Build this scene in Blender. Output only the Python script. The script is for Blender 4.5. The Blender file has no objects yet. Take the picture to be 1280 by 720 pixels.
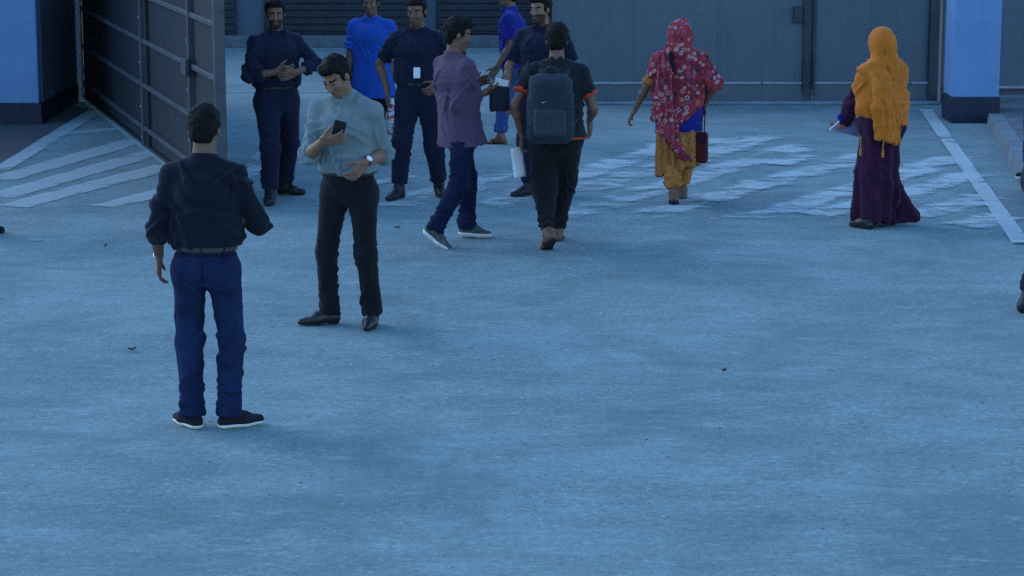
import bpy, math, random
import numpy as np
from mathutils import Vector
random.seed(7)
scn = bpy.context.scene
COL = scn.collection

# ------------------------------------------------------------------ camera
FPX, CX, CY = 3000.0, 640.0, 360.0        # focal length in pixels of a 1280 x 720 frame
CAMH = 3.0
PITCH = math.atan(565.0 / FPX)
cam_data = bpy.data.cameras.new('camera')
cam = bpy.data.objects.new('camera', cam_data)
COL.objects.link(cam)
cam_data.sensor_width = 36.0
cam_data.lens = FPX / 1280.0 * 36.0
cam_data.clip_start = 0.1
cam_data.clip_end = 2000
cam.location = (0, 0, CAMH)
cam.rotation_euler = (math.pi / 2 - PITCH, 0, 0)
scn.camera = cam
scn.cycles.use_denoising = False          # keep the ground's grain; the light here is soft enough

# ------------------------------------------------------------------ light
SUN_EL, SUN_AZ = 30.0, -60.0              # azimuth from +Y towards +X
world = bpy.data.worlds.new('World')
scn.world = world
world.use_nodes = True
wn = world.node_tree
bg = wn.nodes['Background']
sky = wn.nodes.new('ShaderNodeTexSky')
sky.sky_type = 'NISHITA'
sky.sun_disc = False
sky.sun_elevation = math.radians(SUN_EL)
sky.sun_rotation = math.radians(SUN_AZ)
sky.air_density = 1.6
sky.dust_density = 0.0
sky.ozone_density = 10.0
wn.links.new(sky.outputs[0], bg.inputs[0])
bg.inputs[1].default_value = 0.15
sun_data = bpy.data.lights.new('sun', 'SUN')
sun = bpy.data.objects.new('sun', sun_data)
COL.objects.link(sun)
sun_data.energy = 0.5
sun_data.angle = math.radians(50)
sun_data.color = (1.0, 0.97, 0.93)
sd = Vector((math.sin(math.radians(SUN_AZ)) * math.cos(math.radians(SUN_EL)),
             math.cos(math.radians(SUN_AZ)) * math.cos(math.radians(SUN_EL)),
             math.sin(math.radians(SUN_EL))))
sun.rotation_euler = sd.to_track_quat('Z', 'Y').to_euler()
sun.location = (-10, 5, 20)
vs = scn.view_settings
vs.view_transform = 'Standard'
vs.look = 'None'
vs.exposure = 1.07
vs.gamma = 1.0
vs.use_curve_mapping = False


# ------------------------------------------------------------------ pixel <-> place (for laying out the real plan)
def ray(px, py):
    x, y = (px - CX) / FPX, (py - CY) / FPX
    c, s = math.cos(PITCH), math.sin(PITCH)
    return np.array([x, c - y * s, -s - y * c])


def G(px, py, z=0.0):
    d = ray(px, py)
    return np.array([0, 0, CAMH]) + d * ((z - CAMH) / d[2])


def W(px, py, Y):
    d = ray(px, py)
    return np.array([0, 0, CAMH]) + d * (Y / d[1])


def PX(p):
    c, s = math.cos(PITCH), math.sin(PITCH)
    q = np.array(p) - np.array([0, 0, CAMH])
    dep = q[1] * c - q[2] * s
    up = q[1] * s + q[2] * c
    return (round(CX + FPX * q[0] / dep, 1), round(CY - FPX * up / dep, 1))


# ------------------------------------------------------------------ materials
def new_mat(name):
    m = bpy.data.materials.new(name)
    m.use_nodes = True
    return m, m.node_tree.nodes, m.node_tree.links, m.node_tree.nodes['Principled BSDF']


def noise_node(N, L, coord, scale, detail=6, rough=0.6, dist=0.0):
    n = N.new('ShaderNodeTexNoise')
    n.inputs['Scale'].default_value = scale
    n.inputs['Detail'].default_value = detail
    n.inputs['Roughness'].default_value = rough
    n.inputs['Distortion'].default_value = dist
    L.new(coord, n.inputs['Vector'])
    return n.outputs['Fac']


def ramp_node(N, L, fac, stops):
    r = N.new('ShaderNodeValToRGB')
    e = r.color_ramp.elements
    while len(e) < len(stops):
        e.new(0.5)
    for i, (p, c) in enumerate(stops):
        e[i].position = p
        e[i].color = (c, c, c, 1) if not hasattr(c, '__len__') else (*c, 1)
    L.new(fac, r.inputs[0])
    return r.outputs[0]


def math_node(N, L, op, a, b=None):
    n = N.new('ShaderNodeMath')
    n.operation = op
    for i, v in enumerate((a, b)):
        if v is None:
            continue
        if isinstance(v, (int, float)):
            n.inputs[i].default_value = v
        else:
            L.new(v, n.inputs[i])
    return n.outputs[0]


def mix_col(N, L, fac, a, b, mode='MIX'):
    n = N.new('ShaderNodeMix')
    n.data_type = 'RGBA'
    n.blend_type = mode
    for key, v in ((0, fac), (6, a), (7, b)):
        if isinstance(v, (int, float)):
            n.inputs[key].default_value = v
        elif isinstance(v, (tuple, list)):
            n.inputs[key].default_value = (*v, 1)
        else:
            L.new(v, n.inputs[key])
    return n.outputs[2]


def bump_node(N, L, h, strength, dist):
    b = N.new('ShaderNodeBump')
    b.inputs['Strength'].default_value = strength
    b.inputs['Distance'].default_value = dist
    L.new(h, b.inputs['Height'])
    return b.outputs[0]


def mat(name, col, rough=0.85, var=0.25, scale=9.0, bump=0.25, bscale=160.0, sheen=0.0, metal=0.0, spec=0.3, bdist=0.003):
    m, N, L, P = new_mat(name)
    tc = N.new('ShaderNodeTexCoord').outputs['Object']
    f = noise_node(N, L, tc, scale, 5, 0.6, 0.3)
    lo = tuple(c * (1 - var) for c in col)
    hi = tuple(min(1, c * (1 + var)) for c in col)
    c = ramp_node(N, L, f, [(0.28, lo), (0.72, hi)])
    L.new(c, P.inputs['Base Color'])
    P.inputs['Roughness'].default_value = rough
    P.inputs['Metallic'].default_value = metal
    P.inputs['Specular IOR Level'].default_value = spec
    if sheen:
        P.inputs['Sheen Weight'].default_value = sheen
        P.inputs['Sheen Roughness'].default_value = 0.5
    if bump:
        h = noise_node(N, L, tc, bscale, 3, 0.6)
        L.new(bump_node(N, L, h, bump, bdist), P.inputs['Normal'])
    return m


M = {}


def weathered(name, col, streak, rough=0.6, metal=0.1, rust=None, amount=0.5, spec=0.3):
    """painted sheet or plaster with rain streaks, blotches and chipped spots"""
    m, N, L, P = new_mat(name)
    tc = N.new('ShaderNodeTexCoord').outputs['Object']
    mp = N.new('ShaderNodeMapping'); mp.inputs['Scale'].default_value = (7, 7, .45)
    L.new(tc, mp.inputs[0])
    st = noise_node(N, L, mp.outputs[0], 1.6, 8, .7, .3)
    bl = noise_node(N, L, tc, 2.3, 7, .65, .6)
    c = mix_col(N, L, ramp_node(N, L, bl, [(.35, 0.0), (.7, .6)]), col, tuple(x * .78 for x in col))
    c = mix_col(N, L, ramp_node(N, L, st, [(.52, 0.0), (.72, amount)]), c, streak)
    sp = noise_node(N, L, tc, 22, 5, .7, .4)
    f = math_node(N, L, 'MULTIPLY', ramp_node(N, L, sp, [(.66, 0.0), (.70, 1.0)]), ramp_node(N, L, bl, [(.48, 0.0), (.6, 1.0)]))
    c = mix_col(N, L, f, c, rust or tuple(x * .5 for x in col))
    L.new(c, P.inputs['Base Color'])
    P.inputs['Roughness'].default_value = rough
    P.inputs['Metallic'].default_value = metal
    P.inputs['Specular IOR Level'].default_value = spec
    h = math_node(N, L, 'ADD', noise_node(N, L, tc, 3.5, 3, .5), math_node(N, L, 'MULTIPLY', sp, .15))
    L.new(bump_node(N, L, h, .35, .012), P.inputs['Normal'])
    return m




def fabric(key, col, **k):
    d = dict(rough=0.92, var=0.22, scale=7.0, bump=0.35, bscale=240.0, sheen=0.08, spec=0.15)
    d.update(k)
    M[key] = mat(key, col, **d)


M['skin'] = mat('skin', (0.235, 0.118, 0.075), rough=0.55, var=0.12, scale=14, bump=0.12, bscale=260, spec=0.4)
M['skin_dark'] = mat('skin_dark', (0.17, 0.082, 0.053), rough=0.55, var=0.12, scale=14, bump=0.12, bscale=260, spec=0.4)
M['stubble'] = mat('stubble', (0.055, 0.032, 0.025), rough=0.7, var=0.3, scale=60, bump=0.3)
M['lip'] = mat('lip', (0.17, 0.07, 0.055), rough=0.5, var=0.1, bump=0)
M['eye'] = mat('eye', (0.16, 0.14, 0.13), rough=0.3, var=0.05, bump=0)
M['iris'] = mat('iris', (0.015, 0.01, 0.008), rough=0.15, var=0.05, bump=0)
M['hair'] = mat('hair', (0.005, 0.0045, 0.0045), rough=0.68, var=0.5, scale=60, bump=0.9, bscale=190, spec=0.2, bdist=0.006)
fabric('navy_uniform', (0.011, 0.014, 0.034))
fabric('navy_shirt', (0.008, 0.011, 0.021))
fabric('black_cloth', (0.009, 0.010, 0.013), var=0.3)
fabric('teal_shirt', (0.175, 0.222, 0.232), var=0.12)
fabric('purple_shirt', (0.088, 0.058, 0.102), var=0.16)
fabric('blue_shirt', (0.018, 0.085, 0.40), var=0.12)
fabric('grey_tee', (0.016, 0.017, 0.020), var=0.2)
fabric('red_trim', (0.55, 0.06, 0.03), var=0.1)
fabric('abaya', (0.040, 0.009, 0.032), var=0.3)
fabric('blue_under', (0.012, 0.018, 0.20), var=0.15)
fabric('pack', (0.022, 0.030, 0.042), rough=0.7, var=0.25, bscale=420)
fabric('pack_light', (0.035, 0.045, 0.06), rough=0.6, var=0.2, bscale=420)
fabric('maroon_leather', (0.055, 0.010, 0.016), rough=0.45, var=0.3, bscale=120)
fabric('red_leather', (0.12, 0.014, 0.022), rough=0.45, var=0.3, bscale=120)
M['leather_black'] = mat('leather_black', (0.014, 0.014, 0.016), rough=0.38, var=0.35, scale=18, bump=0.2, bscale=90, spec=0.5)
M['boot'] = mat('boot', (0.013, 0.014, 0.018), rough=0.5, var=0.4, scale=14, bump=0.3, bscale=90, spec=0.4)
M['sole_dark'] = mat('sole_dark', (0.02, 0.02, 0.022), rough=0.8)
M['sole_white'] = mat('sole_white', (0.72, 0.70, 0.66), rough=0.7, var=0.2, scale=20)
M['canvas_black'] = mat('canvas_black', (0.010, 0.011, 0.014), rough=0.9, var=0.3)
M['sneaker_grey'] = mat('sneaker_grey', (0.065, 0.075, 0.08), rough=0.75, var=0.5, scale=30)
M['sandal'] = mat('sandal', (0.022, 0.016, 0.014), rough=0.7, var=0.3)
M['belt'] = mat('belt', (0.055, 0.05, 0.048), rough=0.5, var=0.2)
M['metal_pale'] = mat('metal_pale', (0.6, 0.6, 0.6), rough=0.3, var=0.1, bump=0, metal=0.8)
M['dial'] = mat('dial', (0.85, 0.86, 0.88), rough=0.25, var=0.03, bump=0)
M['strap_dark'] = mat('strap_dark', (0.02, 0.018, 0.016), rough=0.5)
M['paper'] = mat('paper', (0.80, 0.80, 0.82), rough=0.8, var=0.05, bump=0.1, bscale=30)
M['paper_grey'] = mat('paper_grey', (0.42, 0.42, 0.46), rough=0.8, var=0.1, bump=0.1, bscale=30)
M['phone'] = mat('phone', (0.012, 0.012, 0.014), rough=0.2, var=0.1, bump=0, spec=0.5)


def jeans_mat(key, dark, light):
    m, N, L, P = new_mat(key)
    tc = N.new('ShaderNodeTexCoord').outputs['Object']
    f = noise_node(N, L, tc, 4.5, 4, 0.55, 0.4)
    f2 = noise_node(N, L, tc, 120, 3, 0.7)
    s = math_node(N, L, 'ADD', math_node(N, L, 'MULTIPLY', f, 0.8), math_node(N, L, 'MULTIPLY', f2, 0.25))
    L.new(ramp_node(N, L, s, [(0.36, dark), (0.68, light)]), P.inputs['Base Color'])
    P.inputs['Roughness'].default_value = 0.95
    P.inputs['Specular IOR Level'].default_value = 0.12
    L.new(bump_node(N, L, noise_node(N, L, tc, 300, 2, 0.6), 0.35, 0.002), P.inputs['Normal'])
    M[key] = m


jeans_mat('jeans', (0.006, 0.011, 0.034), (0.018, 0.034, 0.092))
jeans_mat('jeans_dark', (0.006, 0.008, 0.026), (0.012, 0.019, 0.058))
jeans_mat('jeans_pale', (0.03, 0.06, 0.17), (0.07, 0.13, 0.30))


def print_mat(key, ground, spots, scale, dot=0.34, ring=None, base2=None):
    """printed cloth: a field of round motifs on a ground colour"""
    m, N, L, P = new_mat(key)
    tc = N.new('ShaderNodeTexCoord').outputs['Object']
    v = N.new('ShaderNodeTexVoronoi')
    v.inputs['Scale'].default_value = scale
    v.inputs['Randomness'].default_value = 0.75
    L.new(tc, v.inputs['Vector'])
    d = v.outputs['Distance']
    pick = N.new('ShaderNodeSeparateColor')
    L.new(v.outputs['Color'], pick.inputs[0])
    rp = N.new('ShaderNodeValToRGB')
    rp.color_ramp.interpolation = 'CONSTANT'
    e = rp.color_ramp.elements
    while len(e) < len(spots):
        e.new(0.5)
    for i, c in enumerate(spots):
        e[i].position = i / len(spots)
        e[i].color = (*c, 1)
    L.new(pick.outputs[0], rp.inputs[0])
    big = noise_node(N, L, tc, 5, 4)
    g = mix_col(N, L, ramp_node(N, L, big, [(0.4, 0.0), (0.6, 1.0)]), ground, base2 or ground)
    inner = ramp_node(N, L, d, [(dot, 1.0), (dot + 0.05, 0.0)])
    c = mix_col(N, L, inner, g, rp.outputs[0])
    if ring:
        core = ramp_node(N, L, d, [(dot * 0.42, 1.0), (dot * 0.42 + 0.05, 0.0)])
        c = mix_col(N, L, core, c, ring)
    L.new(c, P.inputs['Base Color'])
    P.inputs['Roughness'].default_value = 0.9
    P.inputs['Specular IOR Level'].default_value = 0.15
    L.new(bump_node(N, L, noise_node(N, L, tc, 260, 3), 0.3, 0.002), P.inputs['Normal'])
    M[key] = m


print_mat('pink_print', (0.36, 0.042, 0.055), [(0.05, 0.035, 0.06), (0.40, 0.30, 0.31), (0.50, 0.19, 0.12), (0.40, 0.06, 0.08), (0.30, 0.10, 0.16), (0.44, 0.24, 0.20)], 23, 0.42,
          ring=(0.09, 0.025, 0.04), base2=(0.22, 0.026, 0.045))
print_mat('mustard_print', (0.46, 0.195, 0.055), [(0.18, 0.065, 0.02), (0.46, 0.195, 0.055), (0.34, 0.13, 0.04)], 42, 0.30, base2=(0.38, 0.15, 0.04))
fabric('mustard_plain', (0.44, 0.175, 0.04), var=0.25)


def scarf_mat():
    m, N, L, P = new_mat('orange_scarf')
    tc = N.new('ShaderNodeTexCoord').outputs['Object']
    f = noise_node(N, L, tc, 6, 5, 0.6, 0.5)
    c = ramp_node(N, L, f, [(0.3, (0.50, 0.130, 0.010)), (0.7, (0.62, 0.18, 0.016))])
    # a few printed dark sprigs
    b = noise_node(N, L, tc, 16, 2, 0.5, 1.2)
    c2 = mix_col(N, L, ramp_node(N, L, b, [(0.66, 0.0), (0.70, 0.75)]), c, (0.16, 0.085, 0.03))
    L.new(c2, P.inputs['Base Color'])
    P.inputs['Roughness'].default_value = 0.85
    P.inputs['Sheen Weight'].default_value = 0.1
    P.inputs['Specular IOR Level'].default_value = 0.2
    L.new(bump_node(N, L, noise_node(N, L, tc, 260, 3), 0.3, 0.002), P.inputs['Normal'])
    M['orange_scarf'] = m


scarf_mat()


def bag_mat():
    m, N, L, P = new_mat('plastic_bag')
    tc = N.new('ShaderNodeTexCoord').outputs['Object']
    f = noise_node(N, L, tc, 11, 3, 0.5, 0.6)
    r = N.new('ShaderNodeValToRGB')
    r.color_ramp.interpolation = 'CONSTANT'
    e = r.color_ramp.elements
    e.new(0.5); e.new(0.6)
    for i, (p, c) in enumerate([(0.0, (0.62, 0.62, 0.66)), (0.47, (0.50, 0.06, 0.09)), (0.545, (0.65, 0.64, 0.68)), (0.64, (0.25, 0.36, 0.55))]):
        e[i].position = p; e[i].color = (*c, 1)
    L.new(f, r.inputs[0])
    L.new(r.outputs[0], P.inputs['Base Color'])
    P.inputs['Roughness'].default_value = 0.4
    L.new(bump_node(N, L, noise_node(N, L, tc, 40, 4, 0.7), 0.7, 0.01), P.inputs['Normal'])
    M['plastic_bag'] = m


bag_mat()


# ------------------------------------------------------------------ mesh helpers
def link_mesh(name, V, F, m, parent=None, smooth=True, origin=None):
    V = np.asarray(V, dtype=np.float64)
    if origin is not None:
        V = V - np.asarray(origin)
    me = bpy.data.meshes.new(name)
    if isinstance(F, np.ndarray):
        n = len(F); k = F.shape[1]
        me.vertices.add(len(V))
        me.vertices.foreach_set('co', V.astype(np.float32).ravel())
        me.loops.add(n * k)
        me.loops.foreach_set('vertex_index', F.astype(np.int32).ravel())
        me.polygons.add(n)
        me.polygons.foreach_set('loop_start', np.arange(0, n * k, k, dtype=np.int32))
        me.update(calc_edges=True)
    else:
        me.from_pydata([tuple(v) for v in V], [], F)
    for mm in (m if isinstance(m, (list, tuple)) else [m]):
        me.materials.append(mm)
    if smooth:
        me.polygons.foreach_set('use_smooth', np.ones(len(me.polygons), dtype=bool))
    me.update()
    o = bpy.data.objects.new(name, me)
    COL.objects.link(o)
    if parent is not None:
        o.parent = parent
    elif origin is not None:
        o.location = tuple(origin)
    return o


def empty(name, loc, label=None, cat=None, group=None):
    o = bpy.data.objects.new(name, None)
    o.empty_display_size = 0.2
    COL.objects.link(o)
    o.location = tuple(loc)
    tag(o, label, cat, group)
    return o


def tag(o, label=None, cat=None, group=None, kind=None):
    if label: o['label'] = label
    if cat: o['category'] = cat
    if group: o['group'] = group
    if kind: o['kind'] = kind
    return o


def box_geo(lo, hi, bev=0.0):
    """axis-aligned box, optionally with chamfered edges (a rounded look without modifiers)"""
    lo, hi = np.array(lo, float), np.array(hi, float)
    if bev <= 0:
        V = [(x, y, z) for x in (lo[0], hi[0]) for y in (lo[1], hi[1]) for z in (lo[2], hi[2])]
        F = [(0, 1, 3, 2), (4, 6, 7, 5), (0, 4, 5, 1), (2, 3, 7, 6), (0, 2, 6, 4), (1, 5, 7, 3)]
        return V, F
    bev = min(bev, 0.45 * float((hi - lo).min()))
    V, ids = [], {}
    for sx in (0, 1):
        for sy in (0, 1):
            for sz in (0, 1):
                s = (sx, sy, sz)
                c = [hi[i] if s[i] else lo[i] for i in range(3)]
                inn = [c[i] + (-bev if s[i] else bev) for i in range(3)]
                for ax in range(3):
                    p = list(inn); p[ax] = c[ax]
                    ids[(s, ax)] = len(V); V.append(tuple(p))
    F = []
    for ax in range(3):
        o1, o2 = [i for i in range(3) if i != ax]
        for s in (0, 1):
            q = []
            for a, b in ((0, 0), (1, 0), (1, 1), (0, 1)):
                k = [0, 0, 0]; k[ax] = s; k[o1] = a; k[o2] = b
                q.append(ids[(tuple(k), ax)])
            F.append(q)
            for t in (0, 1):
                pass
    for ax in range(3):                                   # edges along ax
        o1, o2 = [i for i in range(3) if i != ax]
        for a in (0, 1):
            for b in (0, 1):
                k0 = [0, 0, 0]; k0[o1] = a; k0[o2] = b
                k1 = list(k0); k1[ax] = 1
                F.append([ids[(tuple(k0), o1)], ids[(tuple(k1), o1)], ids[(tuple(k1), o2)], ids[(tuple(k0), o2)]])
    for sx in (0, 1):
        for sy in (0, 1):
            for sz in (0, 1):
                F.append([ids[((sx, sy, sz), i)] for i in range(3)])
    return V, F


def fix_normals(o):
    import bmesh
    b = bmesh.new(); b.from_mesh(o.data)
    bmesh.ops.recalc_face_normals(b, faces=b.faces[:])
    b.to_mesh(o.data); b.free()
    return o


def obox(name, c, half, R, m, parent=None, bev=0.004, origin=None):
    """oriented box: centre, half sizes, 3x3 matrix of axis rows"""
    V, F = box_geo([-h for h in half], half, bev)
    V = np.array(V) @ np.array(R) + np.array(c)
    return fix_normals(link_mesh(name, V, F, m, parent, smooth=False, origin=origin))


I3 = np.eye(3)


def abox(name, lo, hi, m, parent=None, bev=0.006, origin=None):
    V, F = box_geo(lo, hi, bev)
    return fix_normals(link_mesh(name, V, F, m, parent, smooth=False, origin=origin))


def unit(v):
    v = np.asarray(v, float)
    return v / max(1e-9, np.linalg.norm(v))


# ------------------------------------------------------------------ implicit surfaces (for bodies, clothes, shoes, bags)
class SDF:
    def __init__(s):
        s.ops = []
        s.planes = []
        s.offset = 0.0
        s.keep = None
        s.lo = np.full(3, 1e9); s.hi = np.full(3, -1e9)

    def _add(s, fn, lo, hi, k, op, clips):
        lo, hi = np.array(lo, float), np.array(hi, float)
        if op == 'add':
            s.lo = np.minimum(s.lo, lo); s.hi = np.maximum(s.hi, hi)
        s.ops.append((fn, lo, hi, k, op, [(np.asarray(n, float), float(np.dot(n, p))) for n, p in clips]))
        return s

    def cone(s, a, b, ra, rb, k=0.03, u=None, su=1.0, clips=(), op='add'):
        a, b = np.array(a, float), np.array(b, float)
        ab = b - a; l2 = max(1e-9, float(ab @ ab))
        if u is not None:
            u = unit(u)

        def fn(X, Y, Z):
            x, y, z = X - a[0], Y - a[1], Z - a[2]
            t = np.clip((x * ab[0] + y * ab[1] + z * ab[2]) / l2, 0, 1)
            x = x - t * ab[0]; y = y - t * ab[1]; z = z - t * ab[2]
            q = x * x + y * y + z * z
            if u is not None:
                w = x * u[0] + y * u[1] + z * u[2]
                q = q - w * w * (1 - 1 / (su * su))
            return np.sqrt(np.maximum(q, 1e-12)) - (ra + (rb - ra) * t)
        r = max(ra, rb) * max(1.0, su)
        lo, hi = np.minimum(a, b) - r, np.maximum(a, b) + r
        return s._add(fn, lo, hi, k, op, clips)

    def ell(s, c, r, R=None, k=0.03, clips=(), op='add'):
        c, r = np.array(c, float), np.array(r, float)
        R = I3 if R is None else np.array(R)

        def fn(X, Y, Z):
            x, y, z = X - c[0], Y - c[1], Z - c[2]
            k0 = 0; k1 = 0
            for i in range(3):
                w = x * R[i][0] + y * R[i][1] + z * R[i][2]
                k0 = k0 + (w / r[i]) ** 2
                k1 = k1 + (w / r[i] ** 2) ** 2
            k0 = np.sqrt(k0)
            return k0 * (k0 - 1) / np.sqrt(np.maximum(k1, 1e-9))
        e = np.sqrt(((R * r[:, None]) ** 2).sum(0))
        return s._add(fn, c - e, c + e, k, op, clips)

    def box(s, c, half, rad, R=None, k=0.01, clips=(), op='add'):
        c, half = np.array(c, float), np.array(half, float)
        R = I3 if R is None else np.array(R)
        hh = half - rad

        def fn(X, Y, Z):
            x, y, z = X - c[0], Y - c[1], Z - c[2]
            out = 0; m = None
            for i in range(3):
                w = np.abs(x * R[i][0] + y * R[i][1] + z * R[i][2]) - hh[i]
                out = out + np.maximum(w, 0) ** 2
                m = w if m is None else np.maximum(m, w)
            return np.sqrt(out) + np.minimum(m, 0) - rad
        e = (np.abs(R) * half[:, None]).sum(0)
        return s._add(fn, c - e, c + e, k, op, clips)

    def clip(s, n, p):                       # keep the side where n.(x-p) <= 0
        s.planes.append((np.asarray(n, float), float(np.dot(n, p))))
        return s

    def polygonise(s, h):
        lo, hi = s.lo - 3 * h, s.hi + 3 * h
        for n, d in s.planes:                # shrink the box for cuts
            for ax in range(3):
                if abs(n[ax]) > 0.5:
                    oth = sum(min(n[j] * lo[j], n[j] * hi[j]) for j in range(3) if j != ax)
                    lim = (d - oth) / n[ax]
                    if n[ax] > 0: hi[ax] = min(hi[ax], lim + 3 * h)
                    else: lo[ax] = max(lo[ax], lim - 3 * h)
        if s.keep is not None:
            kc, kR, kh = s.keep
            ex = (np.abs(kR) * np.asarray(kh)[:, None]).sum(0)
            lo = np.maximum(lo, kc - ex - 3 * h); hi = np.minimum(hi, kc + ex + 3 * h)
        dims = np.ceil((hi - lo) / h).astype(int) + 1
        ax = [(lo[i] + h * np.arange(dims[i])).astype(np.float32) for i in range(3)]
        Fv = np.full(dims, 1.0, np.float32)
        for fn, l, hgh, k, op, clips in s.ops:
            mg = k + 2.5 * h
            i0 = np.clip(np.floor((l - mg - lo) / h).astype(int), 0, dims)
            i1 = np.clip(np.ceil((hgh + mg - lo) / h).astype(int) + 1, 0, dims)
            if (i1 <= i0).any():
                continue
            sl = tuple(slice(i0[j], i1[j]) for j in range(3))
            X = ax[0][sl[0]][:, None, None]; Y = ax[1][sl[1]][None, :, None]; Z = ax[2][sl[2]][None, None, :]
            d = fn(X, Y, Z)
            for n, dd in clips:
                d = np.maximum(d, n[0] * X + n[1] * Y + n[2] * Z - dd)
            cur = Fv[sl]
            if op == 'add':
                if k > 1e-4:
                    hh = np.clip(0.5 + 0.5 * (cur - d) / k, 0, 1)
                    Fv[sl] = cur + (d - cur) * hh - k * hh * (1 - hh)
                else:
                    Fv[sl] = np.minimum(cur, d)
            else:
                if k > 1e-4:
                    hh = np.clip(0.5 - 0.5 * (cur + d) / k, 0, 1)
                    Fv[sl] = cur + (-d - cur) * hh + k * hh * (1 - hh)
                else:
                    Fv[sl] = np.maximum(cur, -d)
        X = ax[0][:, None, None]; Y = ax[1][None, :, None]; Z = ax[2][None, None, :]
        for n, dd in s.planes:
            Fv = np.maximum(Fv, (n[0] * X + n[1] * Y + n[2] * Z - dd).astype(np.float32))
        Fv = Fv - np.float32(s.offset)
        if s.keep is not None:
            for i in range(3):
                w = np.abs((X - kc[0]) * kR[i][0] + (Y - kc[1]) * kR[i][1] + (Z - kc[2]) * kR[i][2]) - kh[i]
                Fv = np.maximum(Fv, w.astype(np.float32))
        # naive surface nets
        S = Fv < 0
        cnt = np.zeros(dims - 1, np.int8)
        for dx in (0, 1):
            for dy in (0, 1):
                for dz in (0, 1):
                    cnt += S[dx:dims[0] - 1 + dx, dy:dims[1] - 1 + dy, dz:dims[2] - 1 + dz]
        act = (cnt > 0) & (cnt < 8)
        ai = np.argwhere(act)
        idx = np.full(dims - 1, -1, np.int32)
        idx[act] = np.arange(len(ai))
        acc = np.zeros((len(ai), 3)); num = np.zeros(len(ai))
        cr = [(x, y, z) for x in (0, 1) for y in (0, 1) for z in (0, 1)]
        val = {c: Fv[ai[:, 0] + c[0], ai[:, 1] + c[1], ai[:, 2] + c[2]] for c in cr}
        for a in cr:
            for j in range(3):
                if a[j] == 0:
                    b = list(a); b[j] = 1; b = tuple(b)
                    fa, fb = val[a], val[b]
                    m = (fa < 0) != (fb < 0)
                    t = np.where(m, fa / np.where(m, fa - fb, 1), 0)
                    p = np.tile(np.array(a, float), (len(ai), 1)); p[:, j] += t
                    acc[m] += p[m]; num[m] += 1
        V = lo + h * (ai + acc / np.maximum(num, 1)[:, None])
        faces = []
        for axis in range(3):
            s0 = [slice(0, dims[i]) for i in range(3)]; s1 = list(s0)
            s0[axis] = slice(0, dims[axis] - 1); s1[axis] = slice(1, dims[axis])
            ch = S[tuple(s0)] != S[tuple(s1)]
            e = np.argwhere(ch)
            o1, o2 = (axis + 1) % 3, (axis + 2) % 3
            e = e[(e[:, o1] > 0) & (e[:, o2] > 0) & (e[:, o1] < dims[o1] - 1) & (e[:, o2] < dims[o2] - 1)]
            ins = S[e[:, 0], e[:, 1], e[:, 2]]

            def cell(a, b):
                q = e.copy(); q[:, o1] += a; q[:, o2] += b
                return idx[q[:, 0], q[:, 1], q[:, 2]]
            q = np.stack([cell(-1, -1), cell(0, -1), cell(0, 0), cell(-1, 0)], 1)
            q[~ins] = q[~ins][:, ::-1]
            faces.append(q)
        Fq = np.concatenate(faces)
        Fq = Fq[(Fq >= 0).all(1)]
        return V, Fq


def vnormals(V, F):
    n = np.cross(V[F[:, 2]] - V[F[:, 0]], V[F[:, 3]] - V[F[:, 1]])
    N = np.zeros_like(V)
    for i in range(4):
        np.add.at(N, F[:, i], n)
    return N / np.maximum(1e-12, np.linalg.norm(N, axis=1))[:, None]


def relax(V, F, it=1, w=0.5):
    E = np.concatenate([F[:, [0, 1]], F[:, [1, 2]], F[:, [2, 3]], F[:, [3, 0]]])
    for _ in range(it):
        A = np.zeros_like(V); c = np.zeros(len(V))
        np.add.at(A, E[:, 0], V[E[:, 1]]); np.add.at(c, E[:, 0], 1)
        np.add.at(A, E[:, 1], V[E[:, 0]]); np.add.at(c, E[:, 1], 1)
        V = V + w * (A / np.maximum(c, 1)[:, None] - V)
    return V


def wrinkle(V, N, seed, amp, wl, direction=None, centers=None, count=None, memo=None):
    """irregular cloth folds: a slow swell plus many short curved creases, most of them near the given (point, radius) list"""
    rs = np.random.RandomState(seed)
    base = unit(direction) if direction is not None else None
    d = np.zeros(len(V))
    for i in range(4):
        k = unit(rs.randn(3) + (base if base is not None else 0)) * 2 * math.pi / (wl * rs.uniform(2.0, 4.0))
        d += .16 * np.sin(V @ k + rs.uniform(0, 6.28))
    g = np.full(len(V), 0.10)
    if centers is not None:
        for c, r in centers:
            g = np.maximum(g, np.exp(-((V - np.array(c)) ** 2).sum(1) / (r * r)))
    else:
        g[:] = 1
    d *= .4 + .6 * g
    if count is None:
        ext = np.prod(np.sort(V.max(0) - V.min(0))[1:])
        count = int(np.clip(ext * 190, 16, 140))
    if memo is not None and 'at' in memo:              # a pocket or seam follows the folds of its garment
        pick = memo['at']
    else:
        pick = [(V[i], N[i]) for i in rs.choice(len(V), count, p=g / g.sum())]
        if memo is not None: memo['at'] = pick
    rs = np.random.RandomState(seed + 1)
    for p0, n in pick:
        w = unit((base if base is not None else np.zeros(3)) * 1.1 + rs.randn(3) * .8)
        across = unit(w - n * (w @ n)); along = np.cross(n, across)
        q = V - p0
        m = (np.abs(q) < wl * 2.2).all(1)
        q = q[m]
        x, y, z = q @ across, q @ along, q @ n
        L = wl * rs.uniform(.5, 1.3); wd = wl * rs.uniform(.085, .16); cu = rs.uniform(-3, 3); am = rs.uniform(.5, 1.15)
        if not m.any():
            continue
        x = x + cu * y * y
        t = x / wd
        ridge = np.exp(-t * t) - .55 * np.exp(-(t - 1.5) ** 2)
        d[m] += ridge * np.exp(-(y / L) ** 2) * np.exp(-(z / (wl * .7)) ** 2) * am
    return V + N * (np.clip(d, -.6, 1.6) * amp)[:, None]


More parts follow.
